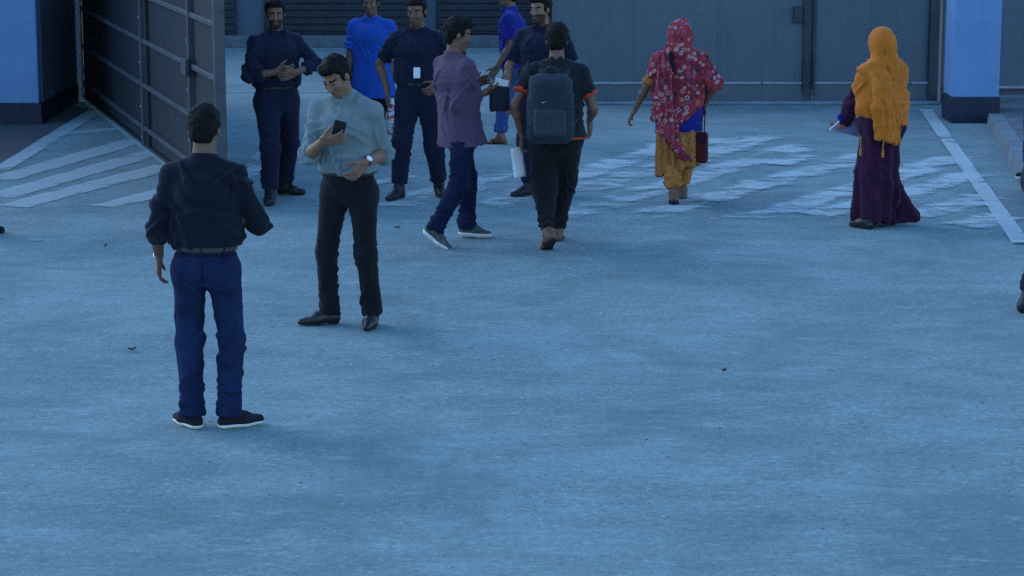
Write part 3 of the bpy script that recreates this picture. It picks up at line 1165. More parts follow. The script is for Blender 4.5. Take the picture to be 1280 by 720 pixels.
def bare_foot(B, f, i):
    F_, lat, U_ = f.foot[i]; k = f.k * .90; b = f.ball[i] - f.foot[i][0] * .01
    sg = -1 if i == 1 else 1                       # towards the big toe

    def pt(x, y, z): return b + F_ * x * k + lat * y * k + U_ * z * k
    B.cone(f.ank[i], pt(-.165, 0, .033), .036 * k, .031 * k, k=.03)
    B.cone(pt(-.16, 0, .032), pt(-.02, 0, .028), .030 * k, .022 * k, k=.03, u=lat, su=1.35)
    B.cone(f.ank[i], pt(-.03, 0, .030), .034 * k, .022 * k, k=.03, u=lat, su=1.3)
    for j in range(5):
        y = sg * (.034 - j * .017)
        ln = (.062, .058, .05, .042, .034)[j]
        B.cone(pt(-.02, y * .9, .022), pt(ln - .005, y * 1.08, .012), .0125 * k, (.0115 if j == 0 else .0085) * k, k=.007)


def body(f, root, skin, h=.007, look=0, beard=False, palms=(None, None), curls=(25, 25), bare=False, hands=(True, True)):
    B = SDF(); k, g = f.k, f.g
    # trunk
    B.ell(f.P - UP * .01 * k, (.15 * k * g, .105 * k * g, .12 * k), np.array([f.pr, f.pf, UP]), k=.05)
    B.ell(f.belly, (.13 * k * g, .095 * k * g, .15 * k), np.array([f.cr, f.cf, f.u]), k=.06)
    B.ell(f.chest - f.u * .02 * k, (.138 * k * g, .088 * k * g, .16 * k), np.array([f.cr, f.cf, f.u]), k=.06)
    for i in range(2):
        B.cone(f.N - f.u * .015 * k, f.sh[i], .040 * k, .044 * k, k=.03)
        B.cone(f.hip[i], f.knee[i], .068 * k, .046 * k, k=.05)
        B.cone(f.knee[i], f.ank[i], .044 * k, .034 * k, k=.03)
        B.cone(f.knee[i] * .85 + f.ank[i] * .15 - f.pf * .008, f.knee[i] * .5 + f.ank[i] * .5 - f.pf * .008, .042 * k, .040 * k, k=.03)
        if bare:
            bare_foot(B, f, i)
        if f.el[i] is not None:
            B.cone(f.sh[i], f.el[i], .045 * k, .036 * k, k=.035)
            B.cone(f.el[i], f.el[i] * .7 + f.wr[i] * .3, .036 * k, .037 * k, k=.02)
            B.cone(f.el[i] * .7 + f.wr[i] * .3, f.wr[i], .037 * k, .025 * k, k=.02)
            if hands[i]:
                pn = palms[i] if palms[i] is not None else f.cr * (1 if i == 0 else -1)
                hand_sdf(B, f.wr[i], f.hd[i], np.array(pn, float), i, curls[i], k)
    # head
    R = f.hR; r, fw, u = R; c = f.Hc
    hk = .97 * (k ** .5)
    lr = random.Random(look)
    v1, v2, v3, v4 = [lr.uniform(.9, 1.1) if look else 1.0 for _ in range(4)]

    def hp(x, y, z): return c + (r * x + fw * y + u * z) * hk
    B.cone(f.N - f.u * .02, hp(0, -.018, -.045), .060 * k * (.86 if f.fem else 1), .053 * hk, k=.04)
    B.ell(hp(0, -.012, .035), np.array((.0755, .096, .087)) * hk, R, k=.02)
    B.ell(hp(0, .022, -.028), np.array((.062 * v1, .068, .084 * v2)) * hk, R, k=.02)
    B.ell(hp(0, .052 * v3, -.088 * v2), np.array((.036 * v1, .030, .024)) * hk, R, k=.03)
    B.ell(hp(0, .080, .028), np.array((.048, .012, .010)) * hk, R, k=.015)
    for sx in (-1, 1):
        B.ell(hp(sx * .031, .099, .008), np.array((.017, .012, .012)) * hk, R, k=.012, op='sub')
        B.ell(hp(sx * .036, .068, -.02), np.array((.022, .020, .020)) * hk, R, k=.02)
        B.ell(hp(sx * .031, .079, .008), np.array((.0125,) * 3) * hk, R, k=.003)
        B.ell(hp(sx * .077, -.008, -.006), np.array((.009, .019, .031)) * hk, R, k=.008)
    B.cone(hp(0, .088, .014), hp(0, .108 * v4, -.026 * v3), .008 * hk, .0135 * v1 * hk, k=.012)
    B.ell(hp(0, .098, -.033), np.array((.018, .011, .009)) * hk, R, k=.008)
    B.ell(hp(0, .088, -.056), np.array((.025, .010, .0055)) * hk, R, k=.006)
    B.ell(hp(0, .086, -.066), np.array((.021, .010, .0065)) * hk, R, k=.006)
    V, F = B.polygonise(h)
    V = relax(V, F, 1, .4)
    o = link_mesh('body', V, F, [M[skin], M['hair'], M['lip'], M['eye'], M['iris'], M['stubble']], root, True, f.base)
    # brows, lips and eyes take their own colours on the same surface
    C = V[F].mean(1)
    L_ = ((C - c) @ R.T) / hk
    mi = np.zeros(len(F), np.int32)
    front = L_[:, 1] > .05
    ax = np.abs(L_[:, 0])
    mi[front & (np.abs(L_[:, 2] - .030 + .10 * (ax - .03) ** 2) < .0055) & (ax > .012) & (ax < .05)] = 1
    if beard:
        mi[(L_[:, 1] > .012) & (L_[:, 2] < -.030 - .25 * np.maximum(0, .062 - L_[:, 1])) & (L_[:, 2] > -.125) & ~((np.abs(L_[:, 2] + .05) < .02) & (ax < .012) & (L_[:, 2] > -.045))] = 5
    mi[front & (((L_[:, 0]) / .022) ** 2 + ((L_[:, 2] + .061) / .011) ** 2 < 1)] = 2
    ex = (ax - .031) / .0125; ez = (L_[:, 2] - .008) / .0065
    mi[front & (ex ** 2 + ez ** 2 < 1)] = 3
    mi[front & (ex ** 2 * 4 + ez ** 2 < 1)] = 4
    o.data.polygons.foreach_set('material_index', mi)
    return o


def hair(f, root, vol=1.0, front=.055, h=.006):
    S = SDF(); R = f.hR; r, fw, u = R; c = f.Hc; hk = .97 * (f.k ** .5)

    def hp(x, y, z): return c + (r * x + fw * y + u * z) * hk
    S.ell(hp(0, -.014, .040), np.array((.083 + .004 * vol, .102 + .004 * vol, .088 + .010 * vol)) * hk, R, k=.02)
    S.ell(hp(.012 * (vol - 1), front, .096 + .004 * vol), np.array((.060, .040, .022 + .008 * vol)) * hk, R, k=.03)
    S.ell(hp(0, -.055, -.035), np.array((.066, .045, .05)) * hk, R, k=.03)
    S.box(hp(0, .120, -.045), np.array((.12, .085, .115)) * hk, .03 * hk, R, k=.012, op='sub')
    S.box(hp(0, .03, -.105), np.array((.12, .075, .085)) * hk, .03 * hk, R, k=.012, op='sub')
    for sx in (-1, 1):
        S.ell(hp(sx * .084, -.004, -.010), np.array((.022, .024, .034)) * hk, R, k=.008, op='sub')
    S.clip(-u, hp(0, 0, -.075))
    return sdf_obj('hair', S, .006, M['hair'], root, f.base, dict(seed=5 + int(vol * 10), amp=.006, wl=.026, direction=None, count=150))


def trousers(f, root, m, ease=.014, knee=.066, hem=.058, hem_up=.0, seed=1, h=.008, amp=.006, waist=.09, name='trousers', gather=False):
    S = SDF(); k, g = f.k, f.g
    R = np.array([f.pr, f.pf, UP])
    top = f.P + f.u * waist * k
    S.cone(f.P - UP * .03 * k, top + f.u * .02, (.108 * g + ease) * k, (.102 * g + ease) * k, k=.05, u=f.pr, su=1.38)
    for i in range(2):
        hp_ = f.hip[i] - UP * .01
        S.ell(f.hip[i] - f.pf * .035 * k - UP * .03 * k, (.085 * k * g + ease * .5, .085 * k * g + ease * .5, .10 * k), R, k=.05)
        S.cone(hp_, f.knee[i], (.082 * g + ease) * k, knee * k, k=.035)
        sd_ = unit(f.ank[i] - f.knee[i])
        end = f.ank[i] - sd_ * hem_up
        S.cone(f.knee[i], end + sd_ * .02, knee * k, hem * k, k=.03, clips=[(sd_, end + sd_ * .012)])
        if not gather:                                 # break of the cloth over the shoe
            S.cone(end - sd_ * .05, end - sd_ * .012, hem * k * 1.06, hem * k * 1.1, k=.02, clips=[(sd_, end + sd_ * .012)])
    S.clip(f.u, top)
    cen = [(f.knee[i] - f.foot[i][0] * .03, .14) for i in range(2)] + [(f.ank[i] + UP * .06, .13) for i in range(2)] + [((f.hip[0] + f.hip[1]) / 2 - UP * .03, .13)]
    fold = dict(seed=seed, amp=amp * 1.5, wl=.095, direction=(0.45, 0, .8), centers=cen, memo={})
    o = sdf_obj(name, S, h, m, root, f.base, fold)
    f.low, f.fold = S, fold
    return o


def belt(f, root, m, ease=.018, z0=.055, z1=.095, h=.008):
    S = SDF(); k, g = f.k, f.g
    top = f.P + f.u * .10 * k
    S.cone(f.P - UP * .03 * k, top + f.u * .03, (.108 * g + ease) * k, (.102 * g + ease) * k, k=0, u=f.pr, su=1.37)
    S.clip(f.u, f.P + f.u * z1 * k); S.clip(-f.u, f.P + f.u * z0 * k)
    return sdf_obj('belt', S, h, m, root, f.base)


def shirt(f, root, m, ease=.016, hem=-.05, sleeve=1.0, cuff=.040, seed=1, h=.008, amp=.007, name='shirt', collar=True, blouse=0.0, flare=0.0, upper=.052, tuck=False):
    """sleeve: 0..1 along the upper arm, 1..2 along the forearm"""
    S = SDF(); k, g = f.k, f.g
    R = np.array([f.cr, f.cf, f.u])
    lo = f.P + f.u * hem * k
    S.cone(lo - f.u * .03, f.belly, (.106 * g + ease + flare) * k, (.100 * g + ease + blouse) * k, k=.05, u=f.cr, su=1.40)
    S.cone(f.belly, f.chest - f.u * .02 * k, (.100 * g + ease + blouse) * k, (.108 * g + ease) * k, k=.05, u=f.cr, su=1.45)
    S.ell(f.chest + f.u * .015 * k, ((.165 * g + ease) * k, (.112 * g + ease) * k, .15 * k), R, k=.05)
    if f.fem:
        S.ell(f.chest + f.cf * .06 * k - f.u * .03 * k, (.13 * k, .08 * k, .075 * k), R, k=.05)
    if blouse:
        S.cone(lo + f.u * .035 - f.cr * .02, lo + f.u * .035 + f.cr * .02, (.112 * g + ease) * k, (.112 * g + ease) * k, k=.03, u=f.cr, su=1.36)
    for i in range(2):
        S.cone(f.N - f.u * .002 * k, f.sh[i], .054 * k, .050 * k + ease * .2, k=.04)
        if f.el[i] is None:
            continue
        a, e, w = f.sh[i], f.el[i], f.wr[i]
        if sleeve <= 1:
            d = unit(e - a); end = a + (e - a) * sleeve
            S.cone(a, end + d * .03, upper * k + ease * .4, cuff * k, k=.04, clips=[(d, end)])
        else:
            d = unit(w - e); end = e + (w - e) * (sleeve - 1)
            S.cone(a, e, upper * k + ease * .3, .045 * k + ease * .2, k=.035)
            S.cone(e, end + d * .02, .045 * k + ease * .2, cuff * k, k=.025, clips=[(d, end)])
            if sleeve < 1.6:                           # rolled cuff
                S.cone(end - d * .05, end - d * .01, cuff * k + .012, cuff * k + .012, k=.006, clips=[(d, end), (-d, end - d * .055)])
    if collar:
        S.cone(f.N - f.u * .01, f.N + f.u * .06 + f.cf * .014, .074 * k, .066 * k, k=.012, clips=[(unit(f.u + f.cf * .30), f.N + f.u * .034 * k)])
        for sx in (-1, 1):
            S.box(f.N + f.cf * .072 * k + f.cr * sx * .035 * k - f.u * .005, (.028 * k, .008, .034 * k), .006,
                  np.array([unit(f.cr - f.u * .35 * sx), unit(f.cf - f.u * .2), unit(f.u + f.cr * .35 * sx + f.cf * .2)]), k=.006)
    else:
        S.clip(unit(f.u + f.cf * .25), f.N + f.u * .028 * k)
    S.clip(-f.u, lo)
    cen = [(f.belly - f.u * .08, .15), (lo, .10)]
    for i in range(2):
        if f.el[i] is not None:
            cen += [(f.el[i], .11), (f.sh[i] - f.u * .08, .09), (f.wr[i] * .8 + f.el[i] * .2, .07)]
    fold = dict(seed=seed, amp=amp * 1.6, wl=.110, direction=(0.7, 0.1, .6), centers=cen, memo={})
    o = sdf_obj(name, S, h, m, root, f.base, fold)
    f.topS, f.topfold = S, fold
    return o


def foot_pts(f, i):
    F_, lat, U_ = f.foot[i]; k = f.k * .88; b = f.ball[i] - f.foot[i][0] * .012
    return (lambda x, y, z: b + F_ * x * k + lat * y * k + U_ * z * k), F_, lat, U_, k


def shoes(f, root, kind, m, ms, h=.006, which=(0, 1)):
    for i in which:
        pt, F_, lat, U_, k = foot_pts(f, i)
        sg = -1 if i == 1 else 1
        S = SDF()
        S.cone(pt(-.165, 0, .045), pt(-.03, sg * .004, .040), .036 * k, .038 * k, k=.03, u=lat, su=1.12)
        tl = {'boot': .075, 'dress': .098, 'sneaker': .078, 'canvas': .082}[kind]
        S.cone(pt(-.03, sg * .004, .040), pt(tl - .02, sg * .010, .032 if kind != 'dress' else .026), .037 * k, (.030 if kind != 'dress' else .022) * k, k=.03, u=lat, su=1.28)
        S.cone(f.ank[i] + U_ * .0, pt(-.045, 0, .055), .040 * k, .034 * k, k=.035)
        if kind == 'boot':
            sh_ = unit(f.knee[i] - f.ank[i])
            S.cone(f.ank[i] - sh_ * .02, f.ank[i] + sh_ * .15 * k, .048 * k, .056 * k, k=.03, clips=[(sh_, f.ank[i] + sh_ * .14 * k)])
        elif kind == 'sneaker':
            S.cone(pt(-.135, 0, .08), pt(-.10, 0, .085), .038 * k, .036 * k, k=.02)
            S.cone(pt(-.07, 0, .085), pt(-.03, 0, .065), .022 * k, .020 * k, k=.02)
        S.clip(-U_, pt(0, 0, .016))
        o = sdf_obj('boot' if kind == 'boot' else 'shoe', S, h, m, root, f.base, it=1)
        T = SDF()
        e = .003 if kind in ('dress', 'boot') else .006
        th = {'boot': .024, 'dress': .018, 'sneaker': .040, 'canvas': .028}[kind]
        T.cone(pt(-.165, 0, .04), pt(-.03, sg * .004, .036), (.036 + e) * k, (.038 + e) * k, k=.02, u=lat, su=1.14)
        T.cone(pt(-.03, sg * .004, .036), pt(tl - .02, sg * .010, .03), (.038 + e) * k, (.028 + e if kind != 'dress' else .022 + e) * k, k=.02, u=lat, su=1.26)
        T.clip(U_, pt(0, 0, th)); T.clip(-U_, pt(0, 0, .001))
        if kind in ('dress', 'boot'):                  # gap before the heel block
            T.box(pt(-.085, 0, 0), (.05 * k, .035 * k, .010), .002, np.array([lat, F_, U_]), k=.003, op='sub')
        s_ = sdf_obj('sole', T, h, ms, o, f.base, it=1)
        if kind in ('sneaker', 'canvas'):
            for q in range(4):                         # laces
                a0 = pt(-.062 + q * .020, -.022, .083 - q * .008); a1 = pt(-.062 + q * .020, .022, .083 - q * .008)
                Z = SDF(); Z.cone(a0, (a0 + a1) / 2 + U_ * .009, .004, .004, k=.002); Z.cone((a0 + a1) / 2 + U_ * .009, a1, .004, .004, k=.002)
                sdf_obj('lace', Z, .004, ms, o, f.base, it=0)


def sandals(f, root, m):
    for i in range(2):
        pt, F_, lat, U_, k = foot_pts(f, i)
        sg = -1 if i == 1 else 1
        T = SDF()
        T.cone(pt(-.165, 0, .0), pt(-.02, sg * .004, .0), .036 * k, .040 * k, k=.02, u=lat, su=1.1)
        T.cone(pt(-.02, sg * .004, .0), pt(.045, sg * .008, .0), .040 * k, .032 * k, k=.02, u=lat, su=1.15)
        T.clip(U_, pt(0, 0, .008)); T.clip(-U_, pt(0, 0, -.016))
        o = sdf_obj('sandal', T, .006, m, root, f.base, it=1)
        Z = SDF()
        tip = pt(.012, sg * .024, .018)
        for sx in (-1, 1):
            mid = pt(-.035, sx * .030, .052)
            Z.cone(tip, mid, .008, .009, k=.004); Z.cone(mid, pt(-.075, sx * .044, .008), .009, .010, k=.004)
        sdf_obj('strap', Z, .005, m, o, f.base, it=1)


def shirt_front(f, o, m, mb, pockets=1):
    """button placket, buttons and chest pockets lying on the front of a shirt"""
    R = np.array([f.cr, f.cf, f.u])
    patch_obj('placket', f.topS, f.chest - f.u * .07 + f.cf * .13, R, (.016, .12, .22), .0035, .006, m, o, f.base, f.topfold)
    for sx in ((-1,), (-1, 1))[pockets - 1]:
        pk = patch_obj('chest_pocket', f.topS, f.chest + f.u * .03 + f.cf * .12 + f.cr * sx * .085, R, (.052, .10, .058), .0045, .006, m, o, f.base, f.topfold)


def back_yoke(f, o, m):
    R = np.array([f.cr, f.cf, f.u])
    patch_obj('yoke_seam', f.topS, f.chest + f.u * .085 - f.cf * .12, R, (.22, .12, .004), .003, .005, m, o, f.base, f.topfold)


def person(f, label, group=None):
    return empty('person', f.base, label, 'person', group)


def wrist_watch(f, i, root, face_m, strap_m, size=.019, out=None):
    w = f.wr[i] * .93 + f.el[i] * .07; d = unit(f.wr[i] - f.el[i])
    S = SDF(); S.cone(w - d * .03, w + d * .03, .031 * f.k, .030 * f.k, k=0); S.clip(d, w + d * .010); S.clip(-d, w - d * .010)
    o = sdf_obj('watch_strap', S, .005, strap_m, root, f.base)
    n = unit(np.array(out, float) - d * (np.array(out, float) @ d))
    Z = SDF(); Z.cone(w + n * .026, w + n * .040, size, size, k=0); Z.clip(n, w + n * .040); Z.clip(-n, w + n * .026)
    sdf_obj('watch_face', Z, .004, face_m, o, f.base, it=1)
    return o


def hold_phone(name, c, along, normal, m, label, size=(.037, .0045, .075)):
    a = unit(along); n = unit(normal - a * (np.array(normal) @ a)); l = np.cross(a, n)
    o = obox(name, c, size, np.array([l, n, a]), m, None, .004, c)
    tag(o, label, 'phone')
    return o


# ------------------------------------------------------------------ the man in the navy shirt and jeans, seen from behind
def man_in_jeans():
    f = Fig(1.69, 4, ((242, 535, -38, 0), (287, 535, 62, 0)), shift=(-.008, .0), lean=-1, twist=2, head=(0, 14, 0), girth=.95, leg=.93, broad=.95)
    Y = f.base[1]
    f.arm(0, W(199, 320, Y + .15), (-.22, -1, -.1), hand=(-.06, .12, -1))
    f.arm(1, W(302, 262, Y + .24), (.55, -.5, -.7))
    f.report('jeans')
    p = person(f, 'man seen from behind in navy long-sleeved shirt and blue jeans')
    body(f, p, 'skin_dark', palms=(f.cr + f.cf * .3, UP * .8 - f.cr * .3 - f.cf * .2), curls=(32, 40))
    hair(f, p)
    trousers(f, p, M['jeans'], ease=.008, knee=.067, hem=.058, seed=11, amp=.006)
    belt(f, p, M['belt'], ease=.020, z0=.045, z1=.088)
    k, g = f.k, f.g                                # back pockets, yoke seam and loops of the jeans
    for sx in (-1, 1):
        c = f.P - f.pf * .12 + f.pr * sx * .082 * k - UP * .055 * k
        o = patch_obj('back_pocket', f.low, c, np.array([unit(f.pr + UP * sx * .08), f.pf, unit(UP - f.pr * sx * .08)]), (.056, .14, .066), .0045, .006, M['jeans'], p, f.base, f.fold)
    patch_obj('yoke_seam', f.low, f.P - f.pf * .12 + UP * .028 * k, np.array([f.pr, f.pf, UP]), (.2, .14, .005), .003, .005, M['jeans_dark'], p, f.base, f.fold)
    patch_obj('seat_seam', f.low, f.P - f.pf * .12 - UP * .06 * k, np.array([f.pr, f.pf, UP]), (.005, .14, .10), .003, .005, M['jeans_dark'], p, f.base, f.fold)
    for x in (-.11, 0, .11):
        patch_obj('belt_loop', f.low, f.P - f.pf * .11 + f.pr * x + UP * .062 * k, np.array([f.pr, f.pf, UP]), (.006, .14, .03), .013, .005, M['jeans'], p, f.base, None)
    o = shirt(f, p, M['navy_shirt'], ease=.015, hem=.072, sleeve=1.97, cuff=.040, seed=3, blouse=.010, amp=.010, flare=.006)
    back_yoke(f, o, M['navy_shirt'])
    shoes(f, p, 'canvas', M['canvas_black'], M['sole_white'])
    w = f.wr[0] * .94 + f.el[0] * .06; d = unit(f.wr[0] - f.el[0])
    S = SDF(); S.cone(w - d * .03, w + d * .03, .031, .031, k=0); S.clip(d, w + d * .007); S.clip(-d, w - d * .007)
    sdf_obj('bracelet', S, .005, M['metal_pale'], p, f.base)
    hold_phone('phone', f.wr[1] + f.hd[1] * .10 + UP * .035, f.hd[1] * .55 + UP * .45, UP - f.hd[1] * .4, M['phone'],
               'dark phone held up in front of the man in blue jeans')


# ------------------------------------------------------------------ the man in the pale teal shirt facing the camera
def man_in_teal():
    f = Fig(1.77, 197, ((466, 407, 186, 0), (413, 405, 258, 0)), shift=(.0, .02), lean=4, twist=4, head=(14, 34, 3), girth=.98, leg=.90)
    Y = f.base[1]
    f.arm(0, W(456, 203, Y - .24), (.42, .9, -.5), hand=(-.55, -.45, -.62))
    f.arm(1, W(404, 176, Y - .30), (-.45, .9, -.5), hand=(.75, -.45, .12))
    f.report('teal')
    p = person(f, 'man in pale teal shirt and black trousers looking down at his hands')
    body(f, p, 'skin', palms=(np.array((-.6, .7, .3)), np.array((.1, .75, .6))), curls=(38, 35))
    hair(f, p)
    trousers(f, p, M['black_cloth'], ease=.006, knee=.063, hem=.055, seed=21, amp=.006)
    belt(f, p, M['leather_black'], ease=.018, z0=.05, z1=.088)
    o = shirt(f, p, M['teal_shirt'], ease=.010, hem=.072, sleeve=1.15, cuff=.043, seed=8, blouse=.004, amp=.008)
    shirt_front(f, o, M['teal_shirt'], M['dial'])
    shoes(f, p, 'dress', M['leather_black'], M['sole_dark'])
    wrist_watch(f, 0, p, M['dial'], M['strap_dark'], .020, out=(.25, -.9, .45))
    hold_phone('phone', f.wr[1] + f.hd[1] * .10 + np.array((.01, .0, .045)), np.array((.25, -.25, .9)), np.array((.1, .8, .5)), M['phone'],
               'dark phone in the hand of the man in teal shirt')


# ------------------------------------------------------------------ uniformed guards
def guard_by_gate():
    f = Fig(1.73, 150, ((355, 243, 100, 0), (338, 254, 182, 0)), shift=(.0, .03), lean=0, head=(25, 8, 0), girth=1.06)
    Y = f.base[1]
    f.arm(0, W(368, 91, Y - .24), (1, .1, -.4))
    f.arm(1, W(346, 90, Y - .26), (-1, .1, -.4))
    f.report('guardA')
    p = person(f, 'guard in navy uniform and boots standing behind the teal-shirted man', 'guards in navy uniform')
    body(f, p, 'skin_dark', look=4, beard=True, palms=((0, .9, .3), (0, .9, .3)), curls=(35, 35))
    hair(f, p, .7, .045)
    trousers(f, p, M['navy_uniform'], ease=.018, knee=.078, hem=.070, hem_up=.05, seed=31, gather=True)
    belt(f, p, M['leather_black'], ease=.026, z0=.05, z1=.095)
    o = shirt(f, p, M['navy_uniform'], ease=.018, hem=.07, sleeve=1.55, cuff=.046, seed=32, blouse=.008)
    shirt_front(f, o, M['navy_uniform'], M['dial'], 2)
    shoes(f, p, 'boot', M['boot'], M['sole_dark'])


def guard_with_pass():
    f = Fig(1.72, 186, ((549, 244, 168, 0), (499, 249, 212, 0)), shift=(.0, .0), lean=0, head=(10, 10, 0), girth=1.05)
    Y = f.base[1]
    f.arm(1, W(484, 112, Y - .02), (-.6, .7, 0), hand=(.02, -.1, -1))
    f.arm(0, W(548, 105, Y - .18), (.9, .3, -.2))
    f.report('guardD')
    p = person(f, 'guard in navy uniform standing legs apart beside the purple shirt, white pass at waist', 'guards in navy uniform')
    body(f, p, 'skin_dark', look=9, palms=((0, .9, .3), None), curls=(35, 25))
    hair(f, p, .4, .04)
    trousers(f, p, M['navy_uniform'], ease=.020, knee=.080, hem=.068, hem_up=.06, seed=41, gather=True)
    belt(f, p, M['leather_black'], ease=.028, z0=.05, z1=.095)
    o = shirt(f, p, M['navy_uniform'], ease=.018, hem=.07, sleeve=.75, cuff=.062, seed=42, blouse=.008)
    shirt_front(f, o, M['navy_uniform'], M['dial'], 2)
    shoes(f, p, 'boot', M['boot'], M['sole_dark'])
    c = W(521, 91, f.P[1] - .172)
    obox('pass_card', c, (.028, .003, .045), np.array([f.cr, f.cf, f.u]), M['paper'], p, .003, f.base)


def guard_behind_pack():
    f = Fig(1.72, 205, ((694, 243, 190, 0), (661, 245, 236, 0)), shift=(.0, .0), lean=0, head=(10, 6, 0), girth=1.05)
    Y = f.base[1]
    f.arm(1, W(633, 120, Y - .02), (-.6, .7, 0), hand=(.0, -.1, -1))
    f.arm(0, W(700, 118, Y - .10), (.9, .3, -.2))
    f.report('guardG')
    p = person(f, 'guard in navy uniform half hidden behind the backpack wearer, one boot showing', 'guards in navy uniform')
    body(f, p, 'skin', look=17, beard=True, palms=((0, .9, .3), None), curls=(35, 25))
    hair(f, p, 1.3, .06)
    trousers(f, p, M['navy_uniform'], ease=.018, knee=.076, hem=.066, hem_up=.05, seed=51, gather=True)
    belt(f, p, M['leather_black'], ease=.026, z0=.05, z1=.095)
    o = shirt(f, p, M['navy_uniform'], ease=.018, hem=.07, sleeve=.75, cuff=.062, seed=52, blouse=.008)
    shirt_front(f, o, M['navy_uniform'], M['dial'], 2)
    shoes(f, p, 'boot', M['boot'], M['sole_dark'])


# ------------------------------------------------------------------ the walker in the purple shirt
def man_in_purple():
    f = Fig(1.70, 68, ((583, 297, 84, 4), (532, 309, 104, 36)), shift=(.0, .075), lean=-6, side=0, twist=-12, head=(10, 12, 0), girth=1.08)
    Y = f.base[1]
    f.arm(1, W(606, 116, Y - .02), (-.9, -.5, -.5))
    f.arm(0, W(592, 105, Y + .25), (-.9, .2, -.4))
    f.report('purple')
    p = person(f, 'walking man in long purple shirt, dark jeans and grey sneakers')
    body(f, p, 'skin_dark', look=23, palms=(None, np.array((0, .6, .6))), curls=(35, 60))
    hair(f, p, 1.8, .06)
    trousers(f, p, M['jeans_dark'], ease=.008, knee=.070, hem=.060, seed=61, amp=.007, waist=-.11)
    shirt(f, p, M['purple_shirt'], ease=.020, hem=-.16, sleeve=1.82, cuff=.044, seed=62, flare=.028, amp=.008)
    shoes(f, p, 'sneaker', M['sneaker_grey'], M['sole_white'])
    # a dark carrier with folded papers in his leading hand
    c = f.wr[1] + f.hd[1] * .09
    o = empty('carrier_bag', c + np.array((.02, 0, -.2)), 'small dark bag with white papers carried by the purple-shirted man', 'bag')
    O_ = c + np.array((.02, 0, -.2))
    S = SDF(); R = np.array([unit((1, .25, 0)), unit((-.25, 1, 0)), UP])
    S.box(c + np.array((.035, .02, -.075)), (.075, .035, .095), .025, R, k=.01)
    S.cone(c + np.array((.0, .0, .005)), c + np.array((.05, .02, .035)), .012, .010, k=.02)
    sdf_obj('pouch', S, .006, M['pack'], o, O_, dict(seed=4, amp=.006, wl=.05))
    obox('papers', c + np.array((.045, .01, .035)), (.055, .010, .035), np.array([unit((1, .2, -.25)), unit((-.2, 1, 0)), unit((.25, 0, 1))]), M['paper'], o, .003, O_)


